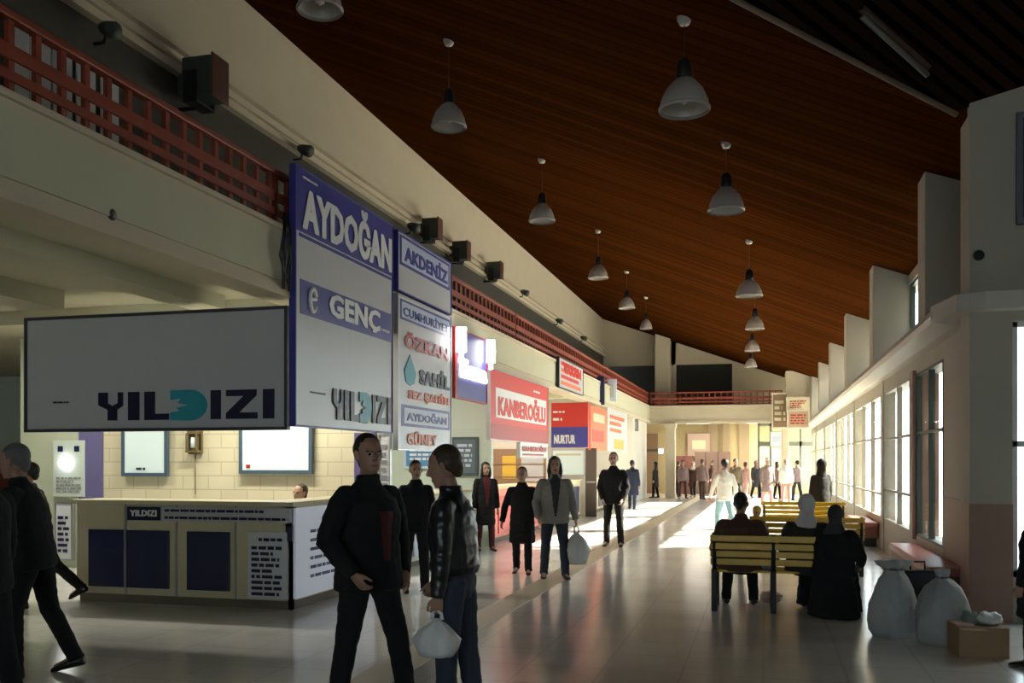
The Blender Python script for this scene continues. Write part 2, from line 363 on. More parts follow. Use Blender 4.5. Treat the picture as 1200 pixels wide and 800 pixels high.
def window(name, y0, y1, z0, z1, cols, rows, m_, x=2.13):
    b = MB(); t = .036
    b.box(x-.03, x+.05, y0, y0+t, z0, z1); b.box(x-.03, x+.05, y1-t, y1, z0, z1); b.box(x-.03, x+.05, y0, y1, z0, z0+t); b.box(x-.03, x+.05, y0, y1, z1-t, z1)
    for i in range(1, cols): yy = y0+(y1-y0)*i/cols; b.box(x-.03, x+.05, yy-t/2, yy+t/2, z0, z1)
    for r in rows: b.box(x-.03, x+.05, y0, y1, r-t/2, r+t/2)
    o = struct(name, b, m_)
    g = MB(); g.box(x, x+.008, y0+.01, y1-.01, z0+.01, z1-.01); g.build('glass_pane', M_GLASS, o)
    return o
k = 1
segs = [(12.3, fy[1]+.1)]+[(fy[i]+.45, fy[i+1]+.1) for i in range(1, 5)]+[(fy[5]+.45, YE)]
for i, (a, b_) in enumerate(segs):
    if i == 0:
        window('window_1', a+.05, a+2.1, .55, 2.85, 2, (2.0,), DKGREEN)
        window('window_2', a+2.4, b_, .55, 2.85, 2, (2.0, 1.1), PIER)
        mm = MB(); mm.box(2.05, 2.4, a+2.1, a+2.4, .5, 2.9); struct('column', mm, DADO)
    else:
        window('window_%d' % (i+2), a, b_, .55, 2.85, 3, (2.05, 1.0), PIER)
    k += 1
for i in range(5):
    window('window_%d' % (i+9), fy[i]+.55, fy[i+1], 3.62, 4.75, 3, (), DKGREEN, x=2.56)
window('window_15', fy[5]+.55, YE, 3.62, 4.75, 2, (), DKGREEN, x=2.56)
# wing glazing right of the pier; unseen glazing beside and behind the camera added as foreground light
b = MB()
for x in (2.395, 3.7, 4.9, 6.1, 7.3, 8.5): b.box(x, x+.06, 10.38, 10.45, .45, 3.0)
for z in (.45, 1.75, 2.95): b.box(2.40, 9.2, 10.38, 10.45, z, z+.06)
o = struct('window_16', b, mat('white_frame', (.6, .6, .6), .4)); g = MB(); g.box(2.42, 9.2, 10.41, 10.418, .47, 3); g.build('glass_pane', M_GLASS, o)
b = MB(); b.box(2.42, 2.47, 10.24, 10.3, 3.95, 5.05); b.box(3.5, 3.55, 10.24, 10.3, 3.95, 5.05); b.box(2.47, 3.5, 10.24, 10.3, 3.95, 4.0); b.box(2.47, 3.5, 10.24, 10.3, 5.0, 5.05)
o = struct('window_20', b, mat('slate_window_frame', (.12, .12, .15), .4)); g = MB(); g.box(2.47, 3.5, 10.27, 10.298, 4.0, 5.0); g.build('glass_pane', mat('dim_blue_pane', (.05, .055, .075), .1), o)
b = MB()
for y in (-3.5, -1.35, .8, 3.0, 5.1, 7.3, 9.45): b.box(9.25, 9.33, y, y+.07, .7, 3.2)
for z in (.7, 2.2, 3.13): b.box(9.25, 9.33, -3.5, 9.5, z, z+.07)
o = struct('window_17', b, MATS['white_frame']); g = MB(); g.box(9.28, 9.29, -3.5, 9.5, .75, 3.2); g.build('glass_pane', M_GLASS, o)  # unseen side window, put in to light the foreground floor
b = MB()
for x in (-6, -4, -2, 0, 2, 4, 5.93): b.box(x, x+.07, -12.35, -12.27, .5, 3.2)
for z in (.5, 2.2, 3.13): b.box(-6, 6, -12.35, -12.27, z, z+.07)
o = struct('window_18', b, MATS['white_frame']); g = MB(); g.box(-6, 6, -12.31, -12.3, .5, 3.2); g.build('glass_pane', M_GLASS, o)  # unseen rear window, put in to light the foreground
# unseen block added outside to keep the sun off the nearer windows
m = MB(); m.box(10.5, 20, -14, 22.8, -.05, 11); m.box(10.3, 10.5, -14, 22.8, 10.4, 11.3)
struct('sun_blocker_outside', m, mat('sun_blocker_render', (0.62, 0.58, 0.52), 0.8, var=0.05))

# ------------------------------------------------------------------ lettering
PANEL = {}
def pn(p): return PANEL.get(p.name, p)
def text_mesh(txt, x0, x1, z0, z1, m, parent, y=-0.012, bold=0.03, shear=0.0, name='lettering', th=0.006):
    cu = bpy.data.curves.new('txt', 'FONT'); cu.body = txt; cu.size = 1; cu.offset = min(bold, .03); cu.shear = shear; cu.resolution_u = 2; cu.space_character = 1.04
    to = bpy.data.objects.new('txt', cu); COL.objects.link(to)
    dg = bpy.context.evaluated_depsgraph_get(); me = bpy.data.meshes.new_from_object(to.evaluated_get(dg))
    vs = [v.co.copy() for v in me.vertices]; fs = [list(p.vertices) for p in me.polygons]
    bpy.data.objects.remove(to); bpy.data.curves.remove(cu); bpy.data.meshes.remove(me)
    if bold > .02:
        n0 = len(vs); k_ = bold*.55; fs0 = [list(f) for f in fs]; vs0 = [v.copy() for v in vs]
        for q_, (dx, dy) in enumerate(((-k_, 0), (k_, 0), (0, k_*.4), (0, -k_*.4))):
            o_ = len(vs); vs += [v+Vector((dx, dy, -.0002*(q_+1))) for v in vs0]; fs += [[i+o_ for i in f] for f in fs0]
    ax, bx = min(v.x for v in vs), max(v.x for v in vs); ay, by = min(v.y for v in vs), max(v.y for v in vs)
    P = [Vector((x0+(v.x-ax)/(bx-ax)*(x1-x0), -v.z, z0+(v.y-ay)/(by-ay)*(z1-z0))) for v in vs]
    b = MB(); b.add([p+Vector((0, y, 0)) for p in P], fs)
    me2 = bpy.data.meshes.new(name); me2.from_pydata([tuple(v) for v in b.v], [], b.f); me2.materials.append(m)
    bm = bmesh.new(); bm.from_mesh(me2); bmesh.ops.remove_doubles(bm, verts=bm.verts, dist=1e-5)
    for f in bm.faces:
        f.normal_update()
        if f.normal.y > 0: f.normal_flip()
    ex = bmesh.ops.extrude_face_region(bm, geom=bm.faces[:])
    for g in ex['geom']:
        if isinstance(g, bmesh.types.BMVert): g.co.y += th
    bmesh.ops.recalc_face_normals(bm, faces=bm.faces); bm.to_mesh(me2); bm.free()
    o = bpy.data.objects.new(name, me2); COL.objects.link(o); o.parent = pn(parent)
    return o
def small_lines(x0, x1, z0, z1, rows, m, parent, y=-0.012, seed=1, name='small_print', fill=.55):
    """rows of print too small to read: short dashes of word length"""
    rnd = random.Random(seed); b = MB(); h = (z1-z0)/rows
    for r in range(rows):
        x = x0; zz = z1-(r+1)*h+h*(1-fill)/2
        end = x1-(x1-x0)*rnd.choice((0, .1, .3, .02))
        while x < end-.01:
            w = min(rnd.uniform(.6, 2.2)*h, end-x)
            b.box(x, x+w, y, y+.005, zz, zz+h*fill); x += w+h*.35
    return b.build(name, m, pn(parent))
def stroke_poly(polys, x0, x1, z0, z1, m, parent, name, y=-.014, th=.012):
    b = MB()
    for p in polys: b.prism([(x0+a*(x1-x0), z0+c*(z1-z0)) for a, c in p], y, y+th, 'y')
    return b.build(name, m, parent)
def rect(a, b_, c, d_): return [(a, c), (b_, c), (b_, d_), (a, d_)]
def yildizi(x0, x1, z0, z1, parent, y=-.014):
    """heavy square letters with a teal D that has a star cut into its left side"""
    def X(a): return x0+a*(x1-x0)
    s = (x1-x0)
    L = [([[(0, 1), (.055, 1), (.055, .62), (.085, .52), (.115, .62), (.115, 1), (.145, 1), (.145, .52), (.11, .38), (.11, 0), (.055, 0), (.055, .38), (0, .55)]]),
         [rect(.175, .24, 0, 1)],
         [[(.27, 1), (.33, 1), (.33, .22), (.41, .22), (.41, 0), (.27, 0)]]]
    for q, g in enumerate(L):
        o = MB()
        for p in g: o.prism([(X(a), z0+c*(z1-z0)) for a, c in p], y, y+.012, 'y')
        o.build('letter', INK, pn(parent))
    # teal D: arc band with star notch
    pts = [(.42, 1.02)]+[(.53+.095*math.sin(t)*1.0, .5+.54*math.cos(t)) for t in [PI*i/12 for i in range(13)]]+[(.42, -.02)]
    star = [(.45, .18), (.495, .30), (.44, .5), (.50, .56), (.485, .82), (.455, .80)]
    star = [(.42, .26), (.47, .30), (.455, .42), (.52, .50), (.46, .58), (.48, .74), (.42, .68)]
    o = MB(); o.prism([(X(a), z0+c*(z1-z0)) for a, c in pts+star], y, y+.012, 'y'); o.build('letter_emblem', TEAL, pn(parent))
    for g in ([rect(.645, .70, 0, 1)], [[(.73, 1), (.895, 1), (.895, .80), (.80, .22), (.90, .22), (.90, 0), (.73, 0), (.73, .2), (.825, .78), (.73, .78)]], [rect(.93, .99, 0, 1)]):
        o = MB()
        for p in g: o.prism([(X(a), z0+c*(z1-z0)) for a, c in p], y, y+.012, 'y')
        o.build('letter', INK, pn(parent))
def board(name, label, cat, loc, rz, w, h, m_, frame=None, th=.06, group=None, fr=.03):
    t = thing(name, label, cat, loc, rz, group)
    b = MB(); b.bbox(0, w, -.001, th, 0, h, .004); PANEL[t.name] = b.build('panel', m_, t)
    if frame:
        b = MB(); b.box(-fr, 0, -.015, th+.005, -fr, h+fr); b.box(w, w+fr, -.015, th+.005, -fr, h+fr); b.box(0, w, -.015, th+.005, -fr, 0); b.box(0, w, -.015, th+.005, h, h+fr)
        b.build('frame', frame, t)
    return t
def band(parent, x0, x1, z0, z1, m_, y=-.006, name='colour_band', th=.005):
    b = MB(); b.box(x0, x1, y, y+th, z0, z1); return b.build(name, m_, pn(parent))

# banner across the first counter
YC = 9.15
x0 = -8.33; x1 = -4.99
t = board('banner', 'wide grey banner with dark block letters YILDIZI above the first ticket counter', 'banner', (x0, YC, 1.98), 0, x1-x0, 1.27, GREYP, mat('dark_banner_frame', (.05, .05, .07), .4), th=.05, fr=.035)
def bx(px): return onY(px, YC)[0]-x0
yildizi(bx(116), bx(324), .09, .41, t)
small_lines(bx(63), bx(83), .29, .325, 1, INK, t)
# tall white sign
def hall_sign(name, label, cat, pxa, pxb, z0, h, m_, frame=None, X=XL+.1, th=.1, group=None):
    ya = onX(pxa, X)[0]; yb = onX(pxb, X)[0]
    t = board(name, label, cat, (X, ya, z0), PI/2, yb-ya, h, m_, frame, .06, group, fr=.018); return t, yb-ya
t, w = hall_sign('sign_board', 'tall white sign reading AYDOĞAN over a blue EGENÇ band', 'sign', 346, 459, 2.0, 2.78, WHITEP, BLUE)
H = 2.78
band(t, 0, w, H*.755, H, BLUE)
o = text_mesh('AYDOĞAN', .05*w, .985*w, H*.768, H*.985, WHITE, t, y=-.02, bold=.05)
small_lines(.06*w, .20*w, H*.965, H*.98, 1, WHITE, t)
band(t, .03*w, w*.99, H*.735, H*.748, BLUE)
band(t, .04*w, w*.985, H*.435, H*.57, BLUE)
b = MB()
cx, cz, r_ = .14*w, H*.502, .15
pts = [(cx+r_*.5*math.cos(a), -.016, cz+r_*.85*math.sin(a)) for a in [R(20+i*24) for i in range(14)]]
b.tube(pts, .026, 6); b.tube([(cx-r_*.45, -.016, cz), (cx+r_*.5, -.016, cz+.02)], .022, 6); b.build('swirl_emblem', WHITE, t)
text_mesh('GENÇ', .29*w, .84*w, H*.440, H*.56, WHITE, t, y=-.02, bold=.04)
small_lines(.86*w, .96*w, H*.47, H*.49, 1, WHITE, t, seed=2)
small_lines(.12*w, .28*w, H*.128, H*.14, 1, INK, t)
yildizi(.33*w, .98*w, H*.035, H*.165, t, y=-.02)
# sign column of many companies
t, w = hall_sign('sign_board', 'upper white panel with grey-violet header, top of the second sign column', 'sign', 466, 528, 3.97, .80, WHITEP, BLUE)
band(t, .03*w, .97*w, .36, .78, BLUE, th=.003); band(t, .06*w, .94*w, .40, .74, PALEBLUE, y=-.009)
text_mesh('AKDENİZ', .1*w, .92*w, .44, .71, BLUE, t, y=-.016, bold=.03)
t, w = hall_sign('sign_board', 'lower white column sign listing bus firms, SAHİL with a teal drop in the middle', 'sign', 466, 528, 1.78, 2.12, WHITEP, ALU)
band(t, .04*w, .98*w, 1.80, 2.08, BLUE, th=.003); band(t, .06*w, .96*w, 1.83, 2.05, PALEBLUE, y=-.009)
text_mesh('CUMHURİYET', .08*w, .94*w, 1.86, 2.02, BLUE, t, y=-.016, bold=.02)
text_mesh('ÖZKAN', .10*w, .95*w, 1.42, 1.66, DKRED, t, y=-.016, bold=.05)
b = MB(); b.prism([(.10*w, 1.10), (.13*w, .94), (.2*w, .9), (.27*w, .94), (.30*w, 1.08), (.2*w, 1.34)], -.014, -.003, 'y'); b.build('drop_emblem', TEAL, t)
text_mesh('SAHİL', .36*w, .96*w, .95, 1.24, INK, t, y=-.016, bold=.05)
text_mesh('SEZ ŞAHİN', .16*w, .95*w, .68, .88, ORANGE, t, y=-.016, bold=.03)
band(t, .06*w, .97*w, .32, .62, BLUE, th=.003); band(t, .10*w, .93*w, .36, .58, PALEBLUE, y=-.009)
text_mesh('AYDOĞAN', .14*w, .90*w, .40, .55, BLUE, t, y=-.016, bold=.03)
text_mesh('GÜNEY', .15*w, .7*w, .06, .26, ORANGE, t, y=-.016, bold=.04)

# lit blue sign
t, w = hall_sign('light_box_sign', 'blue sign box with blown-out white lettering and two bright upright lamps', 'sign', 532, 570, 2.66, 1.12, BLUE, DKRED)
b = MB(); b.box(-.02, .10, -.03, 0, -.02, 1.1); b.build('red_edge', DKRED, t)
text_mesh('Truva', .12*w, .98*w, .34, .66, GLOW, t, y=-.03, bold=.10)
for i, xx in enumerate((.02, .93*w)):
    b = MB(); b.tube([(xx, -.12, .72), (xx, -.12, 1.12)], .085, 12); b.tube([(xx, -.12, .60), (xx, -.12, .70)], .04, 8); b.build('spot_lamp', GLOW, t)

# red sign
t, w = hall_sign('sign_board', 'big red shop sign with white panel reading KANBEROĞLU', 'sign', 574, 642, 2.02, 1.30, RED, ALU)
band(t, .08*w, .96*w, .42, .98, WHITE); text_mesh('KANBEROĞLU', .11*w, .94*w, .46, .94, RED, t, y=-.016, bold=.05)
band(t, .02*w, .98*w, .02, .30, DKRED); small_lines(.70*w, .88*w, 1.08, 1.16, 1, WHITE, t, seed=5)
t, w = hall_sign('sign_board', 'small white sign with red KANBEROĞLU print hanging under the big red one', 'sign', 609, 642, 1.70, .30, WHITEP, ALU, X=XL+.12)
text_mesh('KANBEROĞLU', .08*w, .92*w, .12, .26, DKRED, t, y=-.016, bold=.03); small_lines(.08*w, .9*w, .02, .09, 1, DKRED, t)
# projecting red over blue sign
def flag_sign(label, pxa, pxb, Y, pya, pyb, m_, frame=None, th=.14):
    xa, zt = onY(pxa, Y, pya); xb, zb = onY(pxb, Y, pyb)
    return board('sign_board', label, 'sign', (xa, Y, zb), 0, xb-xa, zt-zb, m_, frame, th), xb-xa, zt-zb
t, w, h = flag_sign('projecting sign, bright red above royal blue with small white letters', 646, 689, 23.6, 472, 524, RED)
band(t, 0, w, 0, h*.46, BLUE); text_mesh('NURTUR', .08*w, .66*w, h*.08, h*.28, WHITE, t, y=-.016, bold=.04)
small_lines(.05*w, .30*w, h*.58, h*.68, 1, WHITE, t, seed=6); small_lines(.05*w, .4*w, h*.76, h*.83, 1, WHITE, t, seed=3)
t, w = hall_sign('sign_board', 'dark framed red and white poster sign on the fascia above the shops', 'sign', 655, 683, 3.45, .72, WHITEP, BLACK)
for k in range(4): band(t, .08*w, (.9-.1*(k % 2))*w, .08+k*.16, .17+k*.16, RED if k % 2 else ORANGE)
text_mesh('VARAN', .15*w, .9*w, .38, .66, RED, t, y=-.016, bold=.04)
t, w, h = flag_sign('hanging navy sign with white F shaped mark below the railing', 686, 708, 29.0, 441, 474, NAVY)
band(t, .34*w, .50*w, h*.12, h*.75, PALEBLUE); band(t, .34*w, .80*w, h*.66, h*.80, PALEBLUE); band(t, .5*w, .72*w, h*.40, h*.52, PALEBLUE)
t, w, h = flag_sign('pale lilac sign right beside the hanging navy one', 709, 722, 31.0, 444, 470, PALEBLUE)
band(t, .2*w, .8*w, h*.2, h*.75, MATS['grey_white_panel'])
t, w = hall_sign('sign_board', 'orange-red upright sign next to the projecting red and blue one', 'sign', 692, 711, 1.95, 1.30, ORANGE, None)
band(t, .15*w, .85*w, .85, 1.1, CREAMP); band(t, .1*w, .8*w, .25, .6, RED)
t, w = hall_sign('sign_board', 'white sign with rose print, first past the orange-red one', 'sign', 712, 735, 1.95, 1.41, WHITEP, None)
small_lines(.1*w, .9*w, .6, 1.25, 3, ORANGE, t, seed=4); band(t, .3*w, .8*w, .08, .42, mat('mustard_print', (.5, .38, .08), .5))
t, w, h = flag_sign('small grey box on the white shop front near the far left column', 737, 748, 38.5, 491, 505, mat('grey_box', (.25, .25, .27), .5))
band(t, .2*w, .8*w, h*.2, h*.8, ALU)
# big cluttered boards at the far right end
m = MB(); xa, zt = onY(906, 41.0, 462); xb, zb = onY(950, 41.0, 498)
for i, (pa, pb, ya, yb, mm, lab) in enumerate(((906, 922, 462, 500, mat('brown_board', (.24, .15, .09), .6), 'brown upright board at the far right end of the red cross railing'),
        (923, 947, 467, 480, CREAMP, 'upper cream board in the far cluster beside the window wall'), (924, 947, 482, 500, mat('tan_board', (.40, .29, .18), .6), 'lower tan board in the far cluster beside the window wall'))):
    xa, zt = onY(pa, 40.55-.4*i, ya); xb, zb = onY(pb, 40.55-.4*i, yb)
    t = board('notice_board', lab, 'board', (xa, 40.55-.4*i, zb), 0, xb-xa, zt-zb, mm, CREAM, .3, fr=.06)
    small_lines(.1*(xb-xa), .9*(xb-xa), .15*(zt-zb), .85*(zt-zb), 4, DKRED if i else CREAMP, t, seed=i+9)
m = MB(); m.box(.9, 2.1, 40.9, 42.6, 3.1, 5.4); struct('wall_end_right', m, CREAM)
t, w, h = flag_sign('white lit sign under the far right boards above the walkers', 903, 921, 43.22, 506, 523, GLOWP, ALU)
band(t, .15*w, .85*w, h*.3, h*.7, PALEBLUE)
# grey glazed partition at the far right
m = MB()
for px in (889, 903, 921, 938): x, _ = onY(px, 43.5); m.box(x-.05, x+.05, 43.4, 43.6, 0, 3.4)
m.box(onY(889, 43.5)[0], 2.1, 43.4, 43.6, 2.3, 2.5); m.box(onY(889, 43.5)[0], 2.1, 43.4, 43.6, 3.2, 3.5)
o = struct('window_19', m, mat('greenish_grey_frame', (.22, .23, .19), .5)); g = MB(); g.box(onY(889, 43.5)[0], 2.1, 43.49, 43.5, 0.05, 3.3); g.build('glass_pane', M_GLASS, o)

# ------------------------------------------------------------------ ticket counters and walls under the balcony
TILE = tiles('beige_wall_tiles', (0.66, 0.61, 0.44), (0.62, 0.57, 0.41), (0.48, 0.43, 0.30), 0.42, 0.2, 0.35, off=.5, msize=.008, plane='xz')
m = MB(); m.box(-9.55, XL-.1, 12.0, 12.15, 0, 3.5); struct('wall_ticket_back', m, TILE)
m = MB(); m.box(-11.05, -9.95, 12.0, 12.15, 0, 3.5); struct('wall_ticket_side', m, mat('pale_green_paint', (.50, .54, .40), .6))
m = MB(); m.box(-9.95, -9.55, 11.95, 12.15, 0, 3.5); struct('trim_7', m, mat('violet_grey_paint', (.13, .12, .26), .5))
m = MB(); m.box(-18, XL-.1, 17.3, 17.45, 0, 3.5); struct('wall_mint_partition', m, MINT)
m = MB(); m.box(-8.0, -7.85, 17.45, YB, 0, 3.5); struct('wall_shops_back', m, CREAM)
m = MB()
for y in (22.3, 27.5, 33.5): m.box(-7.85, XL-.15, y, y+.12, 0, 3.5)
m.box(XL-.3, XL-.15, 38.0, 42.5, 0, 3.5); m.box(-7.85, XL-.15, 37.9, 38.0, 0, 3.5)
struct('wall_shop_partitions', m, mat('off_white_paint', (.62, .60, .54), .6))
m = MB(); m.box(-17.9, -8, 16.9, 17.29, 0, 1.6, 0); struct('wall_dark_red_panel', m, mat('dark_red_paint', (.16, .03, .02), .6))
# what stands in the passage at the far left
t = thing('awning_sign', 'dark blue and red kiosk front deep in the passage at the left edge', 'kiosk', (-11.3, 14.2, 0))
b = MB(); b.bbox(-1.2, .35, 0, .9, 0, 2.1, .02); b.build('body', MATS['dark_red_paint'], t)
b = MB(); b.bbox(-1.3, .45, -.1, .6, 2.1, 2.75, .02); b.build('fascia', NAVY, t)
b = MB(); b.box(-1.1, .2, -.13, -.1, 2.3, 2.5); b.build('stripe', RED, t)
def plant(name, label, loc, s=1.0, seed=0):
    t = thing(name, label, 'plant', loc); rnd = random.Random(seed)
    b = MB(); b.lathe([(.0, 0), (.14*s, 0), (.19*s, .26*s), (.17*s, .26*s), (.0, .24*s)], n=16); b.build('pot', CARD, t)
    b = MB()
    for i in range(70):
        a = rnd.uniform(0, 2*PI); l = rnd.uniform(.3, .8)*s; e = rnd.uniform(.3, 1.3); p = Vector((0, 0, .26*s)); dr = Vector((math.cos(a)*math.cos(e), math.sin(a)*math.cos(e), math.sin(e)))
        q = p+dr*l; r_ = q+dr*.2*s+Vector((0, 0, -.12*s)); side = Vector((-math.sin(a), math.cos(a), 0))*.05*s
        b.add([p, q+side, r_, q-side], [(0, 1, 2), (0, 2, 3)])
    b.build('foliage', GREENLEAF, t, fix=False); return t
plant('potted_plant', 'leafy green plant on top of the kiosk at the left edge', (-11.35, 14.45, 2.76), .58, 5)

def wall_board(label, pxa, pxb, Y, pya, pyb, m_, frame, cat='board', name='display_board', fr=.05):
    xa, zt = onY(pxa, Y, pya); xb, zb = onY(pxb, Y, pyb)
    return board(name, label, cat, (xa, Y, zb), 0, xb-xa, zt-zb, m_, frame, .04, fr=fr), xb-xa, zt-zb
FRB = mat('blue_grey_frame', (.06, .10, .14), .4)
t, w, h = wall_board('smaller pale lit board in a blue-grey frame behind the first counter', 146, 193, 11.92, 490, 554, GLOWP, FRB); small_lines(w*.3, w*.55, .03, .09, 1, INK, t)
t, w, h = wall_board('wide pale lit board in a blue-grey frame behind the first counter', 284, 362, 11.92, 490, 551, GLOWP, FRB); band(t, w*.06, w*.12, .03, .08, DKRED)
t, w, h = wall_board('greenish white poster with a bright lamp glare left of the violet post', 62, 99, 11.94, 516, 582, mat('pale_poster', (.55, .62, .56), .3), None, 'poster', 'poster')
for c_ in ((.16, .80), (.68, .80)): band(t, c_[0]*w, (c_[0]+.16)*w, c_[1]*h, (c_[1]+.10)*h, NAVY)
small_lines(.12*w, .9*w, .06*h, .36*h, 5, MATS['grey_box'], t, seed=6)
b = MB(); b.lathe([(0, 0), (.085, 0), (.1, .03), (.085, .06), (0, .06)], n=16); o = b.build('lamp_glare', GLOW, t); o.rotation_euler = (PI/2, 0, 0); o.location = (w*.42, -.005, h*.6)  # glowing disc stands in for a lamp's glare on the poster
t, w, h = wall_board('white notice low on the wall behind the walking man', 66, 84, 11.94, 590, 655, WHITEP, ALU, 'poster', 'poster', .02)
small_lines(.12*w, .85*w, .1*h, .8*h, 7, INK, t, seed=8)
# wall clock shaped lantern
x, z = onY(228, 11.95, 518)
t = thing('wall_lantern', 'small brass carriage lantern on the tiled wall between the two lit boards', 'lantern', (x, 11.98, z))
BR = mat('dull_brass', (.22, .17, .08), .4, metal=.4)
b = MB(); b.box(-.10, .10, -.12, 0, -.15, -.12); b.box(-.08, .08, -.10, 0, .12, .16)
for sx in (-.09, .07): b.box(sx, sx+.02, -.12, -.10, -.13, .13); b.box(sx, sx+.02, -.02, 0, -.13, .13)
b.box(-.12, .12, -.02, 0, -.17, .17); b.build('case', BR, t)
b = MB(); b.lathe([(.0, -.08), (.035, -.08), (.04, 0), (.03, .07), (0, .07)], 0, -.06, 12); b.build('bulb', GLOWP, t)
b = MB(); b.tube([(0, -.01, -.17), (0, -.01, -.75)], .008, 6); b.build('cord', BR, t)

def px_x(px, Y=YC): return onY(px, Y)[0]
xl, xr = px_x(90), -4.9
t = thing('ticket_counter', 'first ticket counter with cream front, navy panels and white price side', 'counter', (xl, YC, 0))
W = xr-xl
b = MB(); b.box(0, W, 0, .08, .10, 1.12); b.box(W-.08, W, 0, 2.2, .10, 1.12); b.build('body', CREAMP, t)
b = MB(); b.box(.02, W-.02, .03, .08, 0, .1); b.box(W-.07, W-.02, .03, 2.15, 0, .1); b.build('plinth', mat('brown_grey_plinth', (.16, .13, .09), .6), t)
b = MB(); b.bbox(-.03, W+.04, -.05, .42, 1.12, 1.17, .01); b.bbox(W-.38, W+.04, .42, 2.25, 1.12, 1.17, .01); b.build('worktop', CREAMP, t)
for (a, c) in ((105, 147), (149, 199), (220, 270)):
    x0_, x1_ = px_x(a)-xl, px_x(c)-xl; b = MB(); b.bbox(x0_, x1_, -.025, 0, .18, .83, .006); b.build('panel', NAVY, t)
b = MB()
for a in (148, 207, 276): x_ = px_x(a)-xl; b.box(x_-.012, x_+.012, -.02, 0, .1, 1.12)
b.build('joint_strip', ALU, t)
x0_ = px_x(151)-xl
b = MB(); b.box(x0_, W, -.035, -.005, .94, 1.10); b.build('header_panel', GREYP, t)
b = MB(); b.box(x0_+.01, x0_+.44, -.045, -.035, .945, 1.095); b.build('name_panel', INK, t)
text_mesh('YILDIZI', x0_+.05, x0_+.40, .99, 1.06, WHITE, t, y=-.055, bold=.03)
small_lines(x0_+.50, x0_+1.75, 1.035, 1.085, 1, INK, t, y=-.05, seed=41)
small_lines(x0_+.50, W-.06, .955, 1.005, 1, INK, t, y=-.05, seed=2)
xs = px_x(292)-xl
b = MB(); b.box(xs, W-.04, -.03, 0, .12, .84); b.build('price_list', WHITEP, t)
small_lines(xs+.14, W-.10, .73, .79, 1, INK, t, y=-.045, seed=42); small_lines(xs+.05, W-.1, .14, .70, 9, INK, t, y=-.042, seed=12)
b = MB(); b.box(W, W+.03, .02, 2.15, .12, 1.10); b.build('side_panel', mat('glowing_white_panel', (.78, .82, .92), .3, emit=.10, ecol=(.75, .82, 1)), t)  # panel is no lamp; a faint glow is put into its material
sp = small_lines(.35, 1.9, .28, .88, 6, mat('slate_blue_ink', (.10, .12, .25), .5), t, y=-.04, seed=21, name='side_print', fill=.34); sp.rotation_euler = (0, 0, PI/2); sp.location = (W, 0, 0)
b = MB(); b.box(W-.03, W+.03, -.06, -.03, .75, .92); b.build('dark_clip', INK, t)

# second, third and later counters along the shops
def counter(label, ya, yb, mbody, mpanel, X=-5.15, h=1.1, n=2, group=None):
    t = thing('ticket_counter', label, 'counter', (X, ya, 0), PI/2, group); W = yb-ya
    b = MB(); b.bbox(0, W, 0, .5, .08, h-.04, .01); b.build('body', mbody, t)
    b = MB(); b.bbox(-.04, W+.04, -.06, .55, h-.04, h, .01); b.build('worktop', CREAMP, t)
    for i in range(n):
        b = MB(); b.bbox(W*(i+.12)/n, W*(i+.88)/n, -.02, 0, .16, h-.2, .006); b.build('panel', mpanel, t)
    b = MB(); b.box(.03, W-.03, .03, .47, 0, .08); b.build('plinth', MATS['brown_grey_plinth'], t); return t
counter('mint counter right behind the two men who talk', 13.2, 16.6, MINT, PALEBLUE)
counter('glowing orange-red counter beneath the big red shop sign', 17.9, 21.8, ORANGE, RED)
counter('cream counter with navy panels behind the couple who walk', 22.9, 26.9, CREAMP, NAVY)
counter('cream counter with navy panels farther along, by the man in black', 28.2, 33.0, CREAMP, NAVY, n=3)
t, w, h = wall_board('bright blue framed poster on the mint partition', 476, 519, 17.255, 517, 546, mat('sky_blue_poster', (.10, .30, .55), .4), PALEBLUE, 'poster', 'poster'); small_lines(.1*w, .8*w, .2*h, .9*h, 4, WHITE, t, seed=31)
t, w, h = wall_board('slate grey framed poster on the mint partition', 532, 557, 17.255, 515, 554, mat('slate_poster', (.12, .17, .20), .4), mat('slate_frame', (.07, .1, .12), .4), 'poster', 'poster'); small_lines(.15*w, .85*w, .15*h, .9*h, 5, PALEBLUE, t, seed=32)
t, w, h = wall_board('narrow violet door panel behind the man in the hooded jacket', 415, 441, 11.93, 507, 650, mat('violet_panel', (.10, .08, .22), .5), None, 'panel', 'door_panel')
b = MB(); b.tube([(w*.85, -.03, h*.4), (w*.85, -.03, h*.5)], .012, 8); b.build('handle', ALU, t)
t, w, h = wall_board('tall white poster beside the violet door panel', 445, 456, 11.93, 510, 600, WHITEP, ALU, 'poster', 'poster', .02); small_lines(.15*w, .85*w, .1*h, .9*h, 8, MATS['grey_box'], t, seed=33)
# shop fittings behind the red sign
t, w, h = wall_board('brown shelf wall with a yellow poster inside the red shop', 576, 640, 22.255, 526, 580, mat('brown_shop_panel', (.26, .17, .10), .5), None, 'board', 'display_board')
band(t, .2*w, .45*w, .35*h, .85*h, mat('yellow_poster', (.62, .42, .05), .5)); 
for k in range(3): band(t, 0, w, h*(.1+.28*k), h*(.12+.28*k), MATS['brown_board'], y=-.03, th=.03, name='shelf_edge')
band(t, .55*w, .95*w, .3*h, .8*h, GREYP)
t, w, h = wall_board('dark cabinet beside the cream shop wall', 686, 699, 27.0, 525, 606, mat('dark_brown_panel', (.08, .06, .05), .5), None, 'cabinet', 'cabinet'); band(t, .1*w, .9*w, .5*h, .52*h, ALU)
t, w, h = wall_board('pale panel inside the shop under the projecting sign', 648, 684, 27.4, 528, 556, GLOWP, ALU); band(t, .1*w, .9*w, .8*h, .88*h, CREAMP)
